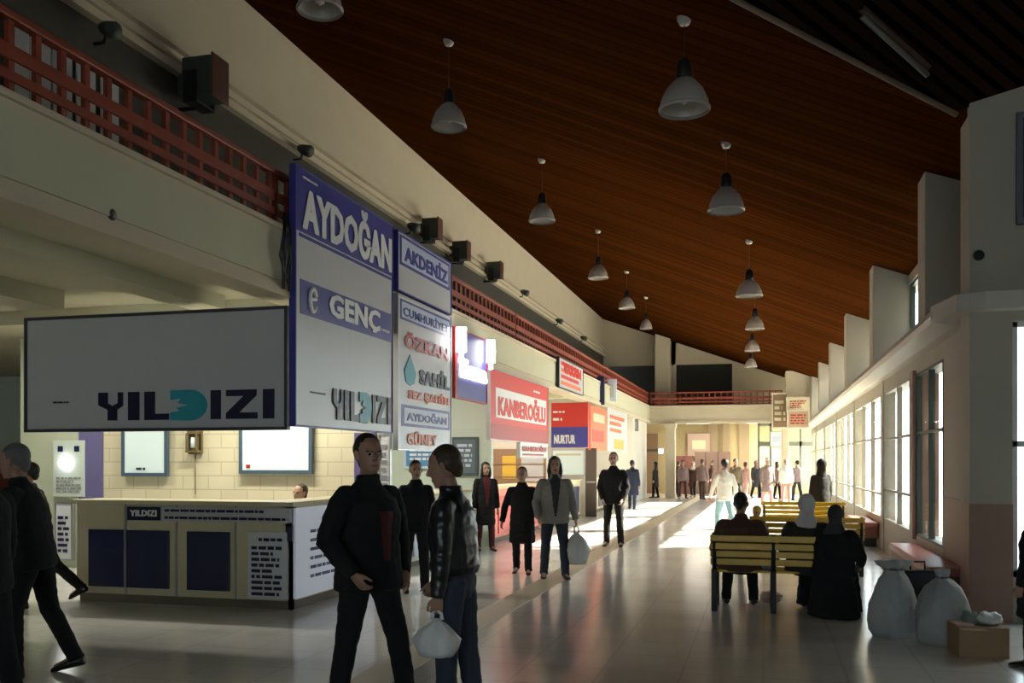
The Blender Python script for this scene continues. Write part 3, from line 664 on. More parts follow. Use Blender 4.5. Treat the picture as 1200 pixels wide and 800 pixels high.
# far end wall furniture
t, w, h = wall_board('reddish picture on the ochre end wall', 806, 832, 47.7, 508, 534, mat('washed_red_picture', (.42, .30, .24), .5), MATS['brown_board'], 'picture', 'picture'); band(t, .2*w, .8*w, .3*h, .7*h, CREAMP)
t, w, h = wall_board('dark red cabinet on the end wall behind the crowd', 792, 812, 46.5, 534, 579, mat('maroon_panel', (.14, .05, .04), .5), None, 'cabinet', 'cabinet'); band(t, .48*w, .52*w, 0, h, BLACK)
t, w, h = wall_board('wide dark brown cabinet on the end wall behind the crowd', 814, 856, 46.6, 529, 579, mat('umber_panel', (.13, .08, .06), .5), None, 'cabinet', 'cabinet'); band(t, .3*w, .32*w, 0, h, BLACK); band(t, .65*w, .67*w, 0, h, BLACK)
t, w, h = wall_board('bright small square lamp panel left of the far column', 772, 777, 47.93, 526, 531, GLOW, ALU, 'lamp', 'lamp_panel'); band(t, -.03, w+.03, -.05, -.03, ALU)
t, w, h = wall_board('dark brown shop opening left of the far column', 755, 771, 47.9, 508, 578, MATS['brown_board'], None, 'board', 'display_board'); band(t, 0, w, h*.7, h*.74, MATS['dark_brown_panel'])

# fluorescent battens under the balcony soffit
k = 0
for (x, y, e, lab) in ((-6.6, 10.9, 75, 'behind the YILDIZI banner'), (-9.6, 10.6, 35, 'over the side passage'), (-6.3, 14.8, 70, 'over the second counter'), (-6.3, 19.8, 90, 'inside the red shop'),
                    (-6.3, 24.0, 75, 'over the third counter'), (-6.3, 30.5, 80, 'over the fourth counter'), (-6.3, 35.8, 70, 'in the last shop'), (-3.0, 45.5, 90, 'under the end balcony, left of middle'), (-.2, 45.5, 90, 'under the end balcony, right of middle')):
    t = thing('fluorescent_light', 'white fluorescent batten '+lab, 'ceiling light', (x, y, 3.40), 0, 'fluorescent battens under the balcony')
    b = MB(); b.bbox(-.62, .62, -.06, .06, .06, .12, .005); b.build('housing', WHITEP, t)
    b = MB(); b.tube([(-.58, 0, .03), (.58, 0, .03)], .018, 10); b.build('tube', mat('lit_fluorescent_tube', (1, 1, .95), .4, emit=6), t)
    l = light('fluorescent_glow', 'AREA', (0, 0, 0), e, (1, .93, .78) if y > 13 else (1, .95, .80), 1.2, .15); l.parent = t

# ------------------------------------------------------------------ pendant lamps
def bell_lamp(label, px, pbot, prose, r):
    x, y = ray(px); k_ = (HOR-prose)/FPX
    d = (5.816-EYE)/(k_+0.358*x)
    X, Y = x*d, y*d
    if prose < 5: pass
    zr = zc(X); zb = EYE+(HOR-pbot)*d/FPX
    t = thing('pendant_lamp', label, 'pendant lamp', (X, Y, zb), 0, 'bell pendant lamps under the brown ceiling')
    b = MB(); s = r/.25
    b.lathe([(.245*s, 0), (.25*s, .02), (.235*s, .10), (.19*s, .20), (.11*s, .29), (.07*s, .32), (.06*s, .315), (.10*s, .28), (.175*s, .19), (.22*s, .09), (.235*s, .015)], n=28, caps=False)
    sh = b.build('shade', SHADE, t)
    b = MB(); b.lathe([(.252*s, -.012), (.262*s, .0), (.262*s, .02), (.245*s, .025), (.235*s, .0)], n=28, caps=False); b.build('rim', SHADE, sh)
    b = MB(); b.lathe([(0, .30), (.075*s, .30), (.085*s, .34), (.07*s, .48), (.04*s, .52), (0, .52)], n=16); b.build('gear_housing', BLACK, t)
    b = MB(); b.lathe([(0, .05), (.045, .08), (.06, .14), (.045, .21), (.03, .29), (0, .29)], n=14); b.build('bulb', mat('milky_bulb', (.7, .68, .62), .3), t)
    b = MB(); b.tube([(0, 0, .52), (0, 0, zr-zb-.02)], .005, 6); b.build('suspension_rod', mat('thin_dark_rod', (.05, .025, .012), .5), t)
    b = MB(); b.lathe([(0, 0), (.05, 0), (.075, .05), (.075, .09), (0, .09)], n=14); o = b.build('ceiling_rose', SHADE, t); o.location = (0, 0, zr-zb-.06)
    return t
rowA = [(802, 129, 22), (851, 247, 168), (878, 347, 282), (884.5, 385.5, 341), (881.5, 411, 376), (880, 430, 402)]
wa = [29, 20.5, 15, 10.5, 8.5, 7]
on = ['nearest and largest', 'second', 'third', 'fourth', 'fifth', 'farthest']
for i, (px, pb, pr) in enumerate(rowA):
    x, y = ray(px); d = (5.816-EYE)/((HOR-pr)/FPX+0.358*x)
    bell_lamp('%s bell pendant lamp of the right-hand row in the hall' % on[i], px, pb, pr, wa[i]*d/FPX)
rowB = [(375, 12, -110), (526, 149, 48), (635, 259, 187), (701, 326, 270), (734.5, 361, 318), (757, 385, 348)]
wb = [26, 20, 15, 11.5, 9.5, 7]
for i, (px, pb, pr) in enumerate(rowB):
    x, y = ray(px); d = (5.816-EYE)/((HOR-pr)/FPX+0.358*x)
    bell_lamp('%s bell pendant lamp of the row nearest the gallery wall' % on[i], px, pb, pr, wb[i]*d/FPX)
# fluorescent strip on the slatted wing ceiling
def on_wing(px, py):
    x, y = ray(px); k_ = (HOR-py)/FPX
    d = (A.z-0.25*A.x+0.925*A.y-EYE)/(k_-0.25*x+0.925*y); return Vector((x*d, y*d, EYE+k_*d))
p0, p1 = on_wing(1087, 64), on_wing(1010, -6)
DULL = mat('dull_grey_tube', (.12, .11, .10), .4)
t = thing('strip_light', 'pale unlit strip light on the dark slatted ceiling above the pier', 'ceiling light', p0)
dv = p1-p0
b = MB(); b.tube([Vector((0,0,-.20)), dv+Vector((0,0,-.20))], .026, 8); b.build('tube', DULL, t)
b = MB(); b.tube([Vector((0,0,-.13)), dv+Vector((0,0,-.13))], .05, 4); b.build('housing', MATS['thin_dark_rod'], t)

# floodlights on the gallery wall
def flood(label, px, py, s=1.0, group='dark floodlights on the gallery wall'):
    X = XG+.45; y, z = onX(px, X, py)
    t = thing('floodlight', label, 'floodlight', (XG+.12, y, z-.4*s), 0, group)
    b = MB(); b.tube([(-.1, 0, .0), (.12*s, 0, .0), (.22*s, 0, .05)], .03*s, 8); b.box(.1*s, .3*s, -.22*s, -.20*s, .02, .42*s); b.box(.1*s, .3*s, .20*s, .22*s, .02, .42*s); b.box(.1*s, .3*s, -.22*s, .22*s, .0, .03); b.build('yoke', BLACK, t)
    b = MB(); b.bbox(.05*s, .50*s, -.19*s, .19*s, .08*s, .62*s, .03*s); b.bbox(-.05*s, .06*s, -.13*s, .13*s, .18*s, .5*s, .02*s); b.build('housing', DKGREEN, t)
    b = MB(); b.bbox(.50*s, .53*s, -.20*s, .20*s, .06*s, .64*s, .01*s); b.build('rim', mat('brown_red_rim', (.10, .04, .03), .5), t)
    return t
flood('large dark box floodlight high on the gallery wall over the near railing', 244, 90, .98)
flood('dark floodlight directly right above the second sign column, first of three', 511, 266, .82)
flood('middle one of three dark floodlights above the signs', 545, 292, .82)
flood('greenish floodlight, farthest of the three above the signs', 584, 315, .82)
def spot(label, px, py, s=.4):
    y, z = onX(px, XG+.2, py)
    t = thing('spotlight', label, 'spotlight', (XG+.14, y, z-.1), 0, 'small spotlights on the gallery wall')
    b = MB(); b.tube([(-.05, 0, 0), (.08, 0, 0), (.12, 0, .1)], .02, 8); b.build('bracket', BLACK, t)
    b = MB(); b.tube([(.05, 0, .18), (.12, -.02, .15), (.28, -.08, .08)], [.05, .08, .10], 12); b.build('housing', DKGREEN, t)
for lab, px, py in (('small dark spotlight over the start of the near railing', 120, 40), ('small dark spotlight above the corner of the AYDOĞAN sign', 351, 179), ('small dark spotlight between the two tall signs', 479, 268),
                    ('small spotlight past the three floodlights', 611, 344), ('small spotlight over the big red shop sign', 652, 377), ('small spotlight above the hanging navy sign', 681, 397)):
    spot(lab, px, py)
# small dome sensor on the pier, round cap on fascia
y_ = 10.28; x_, z_ = onY(1147, y_, 299)
b = MB(); b.lathe([(0, 0), (.05, 0), (.055, .02), (.04, .05), (0, .065)], n=14); o = b.build('dome_sensor', BLACK); o.location = (x_, 10.3, z_); o.rotation_euler = (PI/2, 0, 0); tag(o, 'small black dome sensor on the pier above the pale ledge', 'sensor')
y_, z_ = onX(130, XL, 251)
b = MB(); b.lathe([(0, 0), (.045, 0), (.05, .015), (.02, .035), (0, .035)], n=14); o = b.build('round_cap', mat('brown_cap', (.08, .06, .05), .5)); o.location = (XL, y_, z_); o.rotation_euler = (0, PI/2, 0); tag(o, 'small dark round cap on the pale balcony fascia', 'cap')
# loose cables by the tall sign
y_, z_ = onX(331, XL+.03, 290)
b = MB(); rnd = random.Random(4)
for i in range(5):
    b.tube([(.0, rnd.uniform(-.05, .05), .35), (.03, rnd.uniform(-.15, .1), .1), (.02, rnd.uniform(-.25, .1), -.12), (.0, rnd.uniform(-.1, .1), -.45)], .012, 6)
o = b.build('cable_bundle', BLACK); o.location = (XL+.075, y_, z_); tag(o, 'tangle of dark cables on the fascia end beside the tall white sign', 'cables')

# ------------------------------------------------------------------ benches
def bench(label, loc, rz, L, col=None, group='yellow slatted benches in the hall', seat_only=False):
    t = thing('slatted_bench', label, 'bench', loc, rz, group); Yw = col or YELLOW
    b = MB()
    for k in range(5): b.bbox(-L/2, L/2, .03+k*.09, .105+k*.09, .415, .44, .006)
    b.build('seat', Yw, t)
    b = MB()
    for k in range(4):
        z = .50+k*.085; y = -.0-.03*k; b.bbox(-L/2, L/2, y-.035, y-.012, z, z+.068, .006)
    b.build('backrest', Yw, t)
    for x in (-L/2+.04, 0, L/2-.04):
        f = MB()
        f.bbox(x-.03, x+.03, -.05, -.0, 0, .46, .008); f.bbox(x-.03, x+.03, .43, .48, 0, .40, .008)
        f.bbox(x-.03, x+.03, -.04, .48, .375, .412, .006); f.tube([(x, -.03, .44), (x, -.075, .62), (x, -.095, .83)], .022, 6)
        if x: f.tube([(x, -.06, .62), (x, .15, .66), (x, .42, .64), (x, .46, .52), (x, .455, .40)], .02, 8); f.tube([(x, 0, .1), (x, .45, .1)], .015, 6)
        f.build('leg_frame', STEEL, t)
    return t
BX, BY = .10, 10.32
bench('yellow slatted bench in the foreground seen from behind, dark green-yellow in its own shade', (BX, BY, 0), 0, 1.30)
bench('yellow slatted bench, second from the camera, right behind the foreground one', (.58, 13.9, 0), 0, 1.55)
bench('sunlit yellow bench, third from the camera, its top nearly white', (.75, 19.2, 0), 0, 1.55)
# low seats under the windows
def low_seat(label, y0, y1):
    t = thing('window_seat', label, 'seat', (1.72, y0, 0), 0, 'low red seats under the windows')
    b = MB(); b.bbox(0, .36, 0, y1-y0, .36, .46, .02); b.build('cushion', mat('dusty_red_vinyl', (.46, .16, .13), .4, var=.1), t)
    b = MB(); b.bbox(.02, .36, .03, y1-y0-.03, .16, .36, .01)
    b.build('box', mat('brown_red_box', (.24, .09, .06), .5), t)
    for yy in (.08, y1-y0-.14):
        b = MB(); b.box(.04, .34, yy, yy+.06, 0, .16); b.build('leg', BLACK, t)
low_seat('low red padded seat beneath the nearest window, behind the pale sacks', 11.0, 14.2)
low_seat('low red padded seat under the next window, farther from the pier', 18.8, 21.2)
# radiator-like dark stuff, sacks, box
def sack(label, px, py, w, h, seed, neck=.10):
    g = G(px, py); t = thing('sack', label, 'sack', (g.x, g.y+.15, 0), random.Random(seed).uniform(0, 3), 'pale woven sacks beside the pier')
    b = MB(); prof = [(0, 0), (w*.42, .0), (w*.5, .06), (w*.53, h*.22), (w*.52, h*.42), (w*.47, h*.60), (w*.36, h*.75), (w*.20, h*.84), (neck*.9, h*.88), (neck*1.1, h*.93), (neck*1.2, h*.985), (neck*.5, h)]
    n = 40; rs = []
    for r_, z in prof:
        rs.append([])
        for k in range(n):
            a = 2*PI*k/n; f = 1+.30*noise.noise(Vector((math.cos(a)*1.3+seed, math.sin(a)*1.3, z*3.2+seed)))+.12*noise.noise(Vector((math.cos(a)*5, math.sin(a)*5, z*9+seed)))
            if z > h*.80: f += .16*math.sin(a*6)
            if z > h*.9: f += .3*math.sin(a*2+seed)
            rs[-1].append((r_*f*math.cos(a), r_*f*math.sin(a)*.85, z))
    b.rings(rs, smooth=True); b.build('body', SACK, t)
    b = MB(); b.lathe([(neck*.8, h*.865), (neck*1.12, h*.88), (neck*.8, h*.895)], n=16, caps=False); b.build('tie', MATS['brown_cap'], t)
    return t
sack('bulging pale grey sack with tied top, the left of the two by the pier', 1050, 748, .44, .70, 3)
sack('pale grey sack leaning at the pier, right beside the cardboard box', 1108, 757, .44, .66, 8, .05).rotation_euler.y = .0
g = G(1082, 735)
t = thing('suitcase', 'dark upright suitcase standing between the two pale sacks', 'suitcase', (g.x, g.y+.35, 0), .2)
b = MB(); b.bbox(-.17, .17, -.1, .1, .05, .52, .03); b.build('case', mat('dark_navy_fabric', (.015, .02, .03), .6), t)
b = MB(); b.tube([(-.07, 0, .52), (-.07, 0, .60), (.07, 0, .60), (.07, 0, .52)], .01, 6); b.build('handle', BLACK, t)
for sx in (-.12, .12): b = MB(); b.tube([(sx-.015, 0, .028), (sx+.015, 0, .028)], .028, 10); b.build('wheel', BLACK, t)
g0, g1 = G(1124, 770), G(1183, 772)
bw = (g1-g0).length
t = thing('cardboard_box', 'brown cardboard box on the floor in front of the pier', 'box', (g0.x, g0.y, 0), math.atan2(g1.y-g0.y, g1.x-g0.x)-.0)
b = MB()
b.box(0, bw, 0, .012, 0, .24); b.box(0, bw, .33, .342, 0, .24); b.box(0, .012, .012, .33, 0, .24); b.box(bw-.012, bw, .012, .33, 0, .24); b.box(0.012, bw-.012, .012, .33, 0, .01); b.box(.0, bw, .0, .17, .24, .247); b.box(0, bw, .175, .342, .24, .247)
b.build('carton', CARD, t)
b = MB(); b.box(-.01, bw*.5, -.12, .0, .235, .243); b.build('flap', CARD, t)
def lump(name, label, cat, loc, rx, ry, rz_, m_, seed, parent=None):
    bm = bmesh.new(); bmesh.ops.create_icosphere(bm, subdivisions=4, radius=1)
    for v in bm.verts:
        f = 1+.22*noise.noise(v.co*1.6+Vector((seed, 0, 0)))+.10*noise.noise(v.co*4.5+Vector((0, seed, 0)))
        v.co = Vector((v.co.x*rx*f, v.co.y*ry*f, (max(v.co.z, -.75)+.75)*rz_*f))
    me = bpy.data.meshes.new(name); bm.to_mesh(me); bm.free(); me.materials.append(m_)
    for p in me.polygons: p.use_smooth = True
    o = bpy.data.objects.new(name, me); COL.objects.link(o); o.location = loc; tag(o, label, cat); return o
q = lambda u, v: Vector((g0.x, g0.y, 0))+(g1-g0).normalized()*u*bw+Vector((0, v, 0))
p = q(.72, .20); lump('plastic_bag', 'small crumpled white plastic bag on the cardboard box', 'bag', (p.x, p.y, .25), .10, .09, .055, PLASTIC, 5)
p = q(.33, .22); lump('paper_bundle', 'little grey-green bundle on the cardboard box', 'bundle', (p.x, p.y, .25), .07, .06, .06, mat('grey_green_cloth', (.20, .23, .20), .7), 9)
p = q(.14, .09); b = MB(); b.bbox(-.07, .07, -.05, .05, 0, .02, .004); o = b.build('booklet', mat('pinkish_cover', (.5, .30, .28), .5)); o.location = (p.x, p.y, .249); tag(o, 'small pinkish booklet lying on the left end of the box', 'booklet')

# ------------------------------------------------------------------ people
SKIN = mat('skin', (.36, .20, .14), .55, var=.06, scale=6)
SKIN2 = mat('warm_skin', (.46, .27, .19), .55, var=.06, scale=6)
LIP = mat('lips', (.28, .10, .09), .5); EYEW = mat('eye', (.35, .33, .31), .25); IRIS = mat('iris', (.015, .01, .008), .2); BROW = mat('brow', (.02, .014, .01), .8)
HAIRS = {'black': mat('black_hair', (.010, .008, .007), .5, bump=.5, scale=60), 'brown': mat('brown_hair', (.045, .025, .015), .5, bump=.5, scale=60), 'grey': mat('grey_hair', (.14, .14, .14), .6, bump=.5, scale=60), 'white': mat('white_scarf', (.62, .58, .56), .7)}
def cloth(name, col, rough=.8, var=.12, scale=14): return mat(name, col, rough, var=var, scale=scale, bump=.25)
CB = cloth('black_cloth', (.006, .006, .0075), .95); CL = cloth('black_leather', (.012, .013, .016), .32); CG = cloth('grey_cloth', (.27, .255, .23)); CJ = cloth('blue_jeans', (.025, .035, .06))
CN = cloth('navy_cloth', (.012, .018, .045)); CW = cloth('white_cloth', (.70, .68, .64)); CLB = cloth('light_blue_jeans', (.25, .42, .48)); CBR = cloth('brown_cloth', (.07, .03, .02)); CR = cloth('dark_red_cloth', (.09, .008, .012))
CP = cloth('pinkish_cloth', (.50, .28, .26)); CM = cloth('mauve_cloth', (.22, .15, .14)); SHOE = mat('black_shoe', (.008, .008, .008), .35); CDG = cloth('dark_grey_cloth', (.035, .035, .038)); CK = cloth('khaki_cloth', (.14, .10, .05)); CROSE = cloth('rose_cloth', (.45, .06, .08))
CREDJ = cloth('orange_cloth', (.5, .16, .05))

def remeshed(b, voxel, name, mats, parent, smooth=4, wrinkle=0.0, seed=0, matfn=None):
    me = bpy.data.meshes.new('tmp'); me.from_pydata([tuple(v) for v in b.v], [], b.f)
    bm = bmesh.new(); bm.from_mesh(me); bmesh.ops.recalc_face_normals(bm, faces=bm.faces); bm.to_mesh(me); bm.free()
    o = bpy.data.objects.new('tmp', me); COL.objects.link(o)
    md = o.modifiers.new('r', 'REMESH'); md.mode = 'VOXEL'; md.voxel_size = voxel
    if smooth: sm = o.modifiers.new('s', 'SMOOTH'); sm.iterations = smooth; sm.factor = .5
    dg = bpy.context.evaluated_depsgraph_get(); r = bpy.data.meshes.new_from_object(o.evaluated_get(dg))
    bpy.data.objects.remove(o); bpy.data.meshes.remove(me)
    r.name = name
    if wrinkle:
        ns = [v.normal.copy() for v in r.vertices]
        for v, n in zip(r.vertices, ns):
            p = v.co; f = noise.noise(Vector((p.x*9+seed, p.y*9, p.z*16)))+.5*noise.noise(Vector((p.x*22, p.y*22+seed, p.z*30)))
            v.co = p+n*f*wrinkle
    r.materials.clear()
    for mm in (mats if isinstance(mats, list) else [mats]): r.materials.append(mm)
    for p in r.polygons: p.use_smooth = True; p.material_index = 0
    if matfn:
        for p in r.polygons: p.material_index = matfn(p.center)
    ob = bpy.data.objects.new(name, r); COL.objects.link(ob); ob.parent = parent; return ob

def frame_rings(items, S, F, n=14):
    """items: (centre, half side width, half depth)"""
    return [[c+S*(a*math.cos(2*PI*k/n))+F*(d_*math.sin(2*PI*k/n)) for k in range(n)] for c, a, d_ in items]
def limb(b, pts, rad, n=12):
    """round-ended tapering limb"""
    pts = [Vector(p) for p in pts]; rad = list(rad)
    d0 = (pts[0]-pts[1]).normalized(); d1 = (pts[-1]-pts[-2]).normalized()
    P = [pts[0]+d0*rad[0]*.8, pts[0]+d0*rad[0]*.5]+pts+[pts[-1]+d1*rad[-1]*.5, pts[-1]+d1*rad[-1]*.8]
    Rr = [rad[0]*.4, rad[0]*.8]+rad+[rad[-1]*.8, rad[-1]*.4]
    b.tube(P, Rr, n)

def person(name, label, loc, rz, H=1.72, lean=0.0, legs=((0, 0), (0, 0)), splay=.04, arms=None, head=(0, 0), jacket=CB, jlen='hip', trouser=CB, hair=('short', 'black'),
           skin=SKIN, shirt=None, vox=.010, fingers=True, curl=.5, seed=0, bulk=1.0, shoes=SHOE, robe=None, cat='person', group=None, bag=None, beanie=None, cuff=None, twist=0.0, trim=None, drape=False, shz=(-.02, .60)):
    """local frame: faces +Y, right-hand side is +X, stands on z=0"""
    s = H/1.75; V = Vector
    t = thing(name, label, cat, loc, rz, group)
    th, sh, ank = .43*s, .42*s, .085*s
    hz = max(th*math.cos(R(a))+sh*math.cos(R(c)) for a, c in legs)+ank
    hip = V((0, 0, hz)); cl, sl = math.cos(lean), math.sin(lean)
    up = V((0, sl, cl)); fw = V((0, cl, -sl)); side = V((1, 0, 0))
    ctw, stw = math.cos(twist), math.sin(twist); side_u = V((ctw, stw*1.0, 0)); side_u = (side_u-up*side_u.dot(up)).normalized(); fw_u = up.cross(side_u)
    J = {}
    for i, sg in enumerate((-1, 1)):
        a, c = R(legs[i][0]), R(legs[i][1]); h_ = hip+V((sg*.092*s, 0, 0)); sp = splay*sg
        kn = h_+V((math.sin(sp)*th, math.sin(a)*th, -math.cos(a)*th)); an = kn+V((math.sin(sp)*sh*.6, math.sin(c)*sh, -math.cos(c)*sh)); J['leg', i] = (h_, kn, an, c)
    def T(x, y, z): return hip+side_u*(x*s)+fw_u*(y*s)+up*(z*s)
    arms = arms or [((-.12, .02, -1), (-.05, .2, -1)), ((.12, .02, -1), (.05, .2, -1))]
    for i, sg in enumerate((-1, 1)):
        shd = T(sg*.190*bulk**.5, 0, .462); ud = V(arms[i][0]).normalized(); fd = V(arms[i][1]).normalized()
        ud = (side*ud.x+fw*ud.y+V((0, 0, 1))*ud.z).normalized()
        el = shd+ud*.29*s; wr = el+fd*.25*s; J['arm', i] = (shd, el, wr, fd)
    # body: one continuous skin
    b = MB()
    b.rings(frame_rings([(T(0, 0, -.09), .05*s, .05*s), (T(0, 0, -.06), .13*s, .09*s), (T(0, 0, .02), .15*s, .095*s), (T(0, 0, .16), .125*s, .085*s), (T(0, 0, .32), .145*s, .095*s), (T(0, 0, .42), .125*s, .080*s), (T(0, -.005, .48), .085*s, .06*s), (T(0, -.005, .54), .04*s, .04*s)], side_u, fw_u))
    limb(b, [T(0, -.01, .48), T(0, .0, .56), T(0, .015, .62)], [.058*s, .054*s, .052*s])
    hy, hp = head; hc = T(0, .012, .585)
    Rh = Matrix.Rotation(hy, 3, 'Z') @ Matrix.Rotation(hp, 3, 'X')
    hs, hf, hu = Rh @ V((1, 0, 0)), Rh @ V((0, 1, 0)), Rh @ V((0, 0, 1))
    if lean > .2: pass
    HK = 1.08
    def Hd(x, y, z): return hc+(hs*x+hf*y+hu*z)*s*HK
    prof = [(0, .045, .02, .02), (.015, .04, .036, .038), (.04, .028, .052, .060), (.075, .012, .062, .076), (.11, .002, .069, .088), (.15, -.006, .073, .094), (.18, -.01, .068, .088), (.205, -.012, .052, .068), (.222, -.012, .028, .038), (.227, -.012, .01, .012)]
    b.rings(frame_rings([(Hd(0, y, z), a*s*HK, d_*s*HK) for z, y, a, d_ in prof], hs, hf, 18))
    limb(b, [Hd(0, .088, .122), Hd(0, .106, .088)], [.008*s, .013*s], 8); limb(b, [Hd(-.012, .096, .082), Hd(.012, .096, .082)], [.009*s]*2, 8)
    limb(b, [Hd(-.02, .083, .049), Hd(.02, .083, .049)], [.008*s]*2, 8)
    limb(b, [Hd(-.042, .078, .134), Hd(.042, .078, .134)], [.010*s]*2, 8)
    limb(b, [Hd(0, .068, .012), Hd(0, .07, .02)], [.017*s]*2, 8)
    for sg in (-1, 1):
        limb(b, [Hd(sg*.030, .079, .113), Hd(sg*.034, .079, .113)], [.011*s]*2, 8)
        limb(b, [Hd(sg*.075, -.006, .125), Hd(sg*.078, -.004, .105), Hd(sg*.073, 0, .082)], [.014*s, .013*s, .008*s], 8)
    for i, sg in enumerate((-1, 1)):
        h_, kn, an, c = J['leg', i]
        limb(b, [h_, h_.lerp(kn, .5), kn, kn.lerp(an, .35), an], [.082*s, .068*s, .05*s, .052*s, .036*s])
        fd = V((sg*.12, math.cos(c*.6), math.sin(c*.6)*.9)).normalized() if abs(c) > .05 else V((sg*.12, 1, 0)).normalized()
        J['foot', i] = fd
        limb(b, [an, an+fd*.06*s+V((0, 0, -.035*s)), an+fd*.15*s+V((0, 0, -.05*s))], [.034*s, .033*s, .024*s])
        shd, el, wr, ad = J['arm', i]
        limb(b, [shd+(T(0, 0, .42)-shd)*.12, shd.lerp(el, .5), el, el.lerp(wr, .4), wr], [.040*s, .044*s, .038*s, .036*s, .025*s])
        # hand
        ref = V((-sg, .25, 0)); pn = (ref-ad*ref.dot(ad)).normalized()       # palm faces the body
        sd = ad.cross(pn).normalized()
        if sd.y < 0: sd = -sd                                                # thumb side to the front
        hsz = s*1.0
        b.rings(frame_rings([(wr-ad*.01*s, .024*hsz, .018*hsz), (wr+ad*.03*hsz, .036*hsz, .016*hsz), (wr+ad*.075*hsz, .042*hsz, .014*hsz), (wr+ad*.092*hsz, .036*hsz, .010*hsz)], sd, pn, 12))
        if fingers:
            for f, (o_, l) in enumerate(((.031, .068), (.0105, .076), (-.0105, .070), (-.031, .055))):
                p0 = wr+ad*.082*hsz+sd*o_*hsz; ang = .25*curl+.05*f; pts = [p0]
                for kk in range(3):
                    dd = ad*math.cos(ang)+pn*math.sin(ang)+sd*(o_*1.4); pts.append(pts[-1]+dd.normalized()*l*hsz*(.44, .32, .26)[kk]); ang += curl*.9
                limb(b, pts, [.0088*hsz, .0085*hsz, .0078*hsz, .0068*hsz], 8)
            p0 = wr+ad*.025*hsz+sd*.026*hsz; d1 = (ad*.75+sd*.6+pn*.3).normalized(); d2 = (ad*.95+sd*.15+pn*.4).normalized()
            limb(b, [p0, p0+d1*.04*hsz, p0+d1*.04*hsz+d2*.032*hsz, p0+d1*.04*hsz+d2*.058*hsz], [.014*hsz, .0115*hsz, .010*hsz, .008*hsz], 8)
    E = [Hd(-.032, .088, .113), Hd(.032, .088, .113)]; M_ = Hd(0, .092, .049)
    def mf(c):
        for e in E:
            v = c-e
            if abs(v.dot(hs)) < .016*s and abs(v.dot(hu)) < .0065*s and v.dot(hf) > -.02*s: return 3 if abs(v.dot(hs)) < .0065*s else 2
            if abs(v.dot(hs)) < .020*s and .013*s < v.dot(hu) < .022*s and v.dot(hf) > -.02*s: return 4
        v = c-M_
        if abs(v.dot(hs)) < .024*s and abs(v.dot(hu)) < .008*s and v.dot(hf) > -.015*s: return 1
        return 0
    body = remeshed(b, min(vox, .0075) if vox < .02 else vox, 'body', [skin, LIP, EYEW, IRIS, BROW], t, 2, matfn=mf)
    # trousers
    sit = legs[0][0] > 60
    if trouser:
        b = MB(); b.rings(frame_rings([(hip+V((0, 0, -.12*s)), .11*s, .09*s), (hip+V((0, 0, -.07*s)), .155*s, .115*s), (hip+V((0, 0, .03*s)), .165*s, .115*s), (T(0, 0, .12), .15*s, .105*s)], side, V((0, 1, 0))))
        for i in (0, 1):
            h_, kn, an, c = J['leg', i]; e = an+(an-kn).normalized()*.03*s
            b.tube([h_+V((0, 0, .06*s)) if not sit else h_+V((0, -.04*s, 0)), h_, h_.lerp(kn, .5), kn, kn.lerp(an, .5), an, e], [.06*s, .098*s*bulk**.5, .088*s, .072*s, .066*s, .060*s, .064*s], 14)
        remeshed(b, vox, 'trousers', trouser, t, 3, wrinkle=.006*s, seed=seed)
    if robe:
        b = MB()
        if sit:
            h0, k0, a0, _ = J['leg', 0]; h1, k1, a1, _ = J['leg', 1]; hm, km, am = (h0+h1)/2, (k0+k1)/2, (a0+a1)/2
            b.rings(frame_rings([(hm+V((0, -.12, .02)), .12*s, .10*s), (hm+V((0, -.06, .0)), .21*s, .13*s), (hm.lerp(km, .5), .22*s, .12*s), (km, .21*s, .10*s), (km+V((0, .06, -.03)), .15*s, .06*s)], side, V((0, 0, 1)), 18))
            b.rings(frame_rings([(km+V((0, .0, .03)), .14*s, .06*s), (km+V((0, .0, -.03)), .21*s, .10*s), (km.lerp(am, .6), .235*s, .13*s), (am+V((0, 0, -.05*s)), .26*s, .16*s), (am+V((0, 0, -.06*s)), .24*s, .14*s)], side, V((0, 1, 0)), 18))
            if drape: b.rings(frame_rings([(hm+V((0, -.02, .09)), .20*s, .12*s), (hm+V((0, -.02, -.10)), .27*s, .18*s), (V((hm.x, hm.y, .09)), .33*s, .24*s), (V((hm.x, hm.y, .02)), .34*s, .25*s), (V((hm.x, hm.y, .005)), .30*s, .22*s)], side, V((0, 1, 0)), 18))
        else:
            b.rings(frame_rings([(T(0, 0, .14), .14*s, .10*s), (T(0, 0, 0), .18*s, .13*s), (V((0, 0, hz*.5)), .20*s, .16*s), (V((0, 0, .10)), .24*s, .20*s), (V((0, 0, .07)), .22*s, .18*s)], side, V((0, 1, 0)), 18))
        remeshed(b, vox, 'robe', robe, t, 4, wrinkle=.010*s, seed=seed+3)
    # jacket
    if jacket:
        k = bulk; b = MB(); its = []
        if jlen == 'knee' and not sit: its += [(V((0, 0, hz-.42*s)), .18*s*k, .13*s*k), (V((0, 0, hz-.40*s)), .205*s*k, .155*s*k), (V((0, 0, hz-.2*s)), .195*s*k, .145*s*k)]
        elif jlen == 'hip' and not sit: its += [(V((0, 0, hz-.13*s)), .17*s*k, .12*s*k), (V((0, 0, hz-.115*s)), .195*s*k, .145*s*k)]
        elif sit: its += [(T(0, 0, -.10), .17*s*k, .12*s*k), (T(0, 0, -.07), .20*s*k, .14*s*k)]
        else: its += [(T(0, 0, .03), .16*s*k, .12*s*k), (T(0, 0, .045), .175*s*k, .13*s*k)]
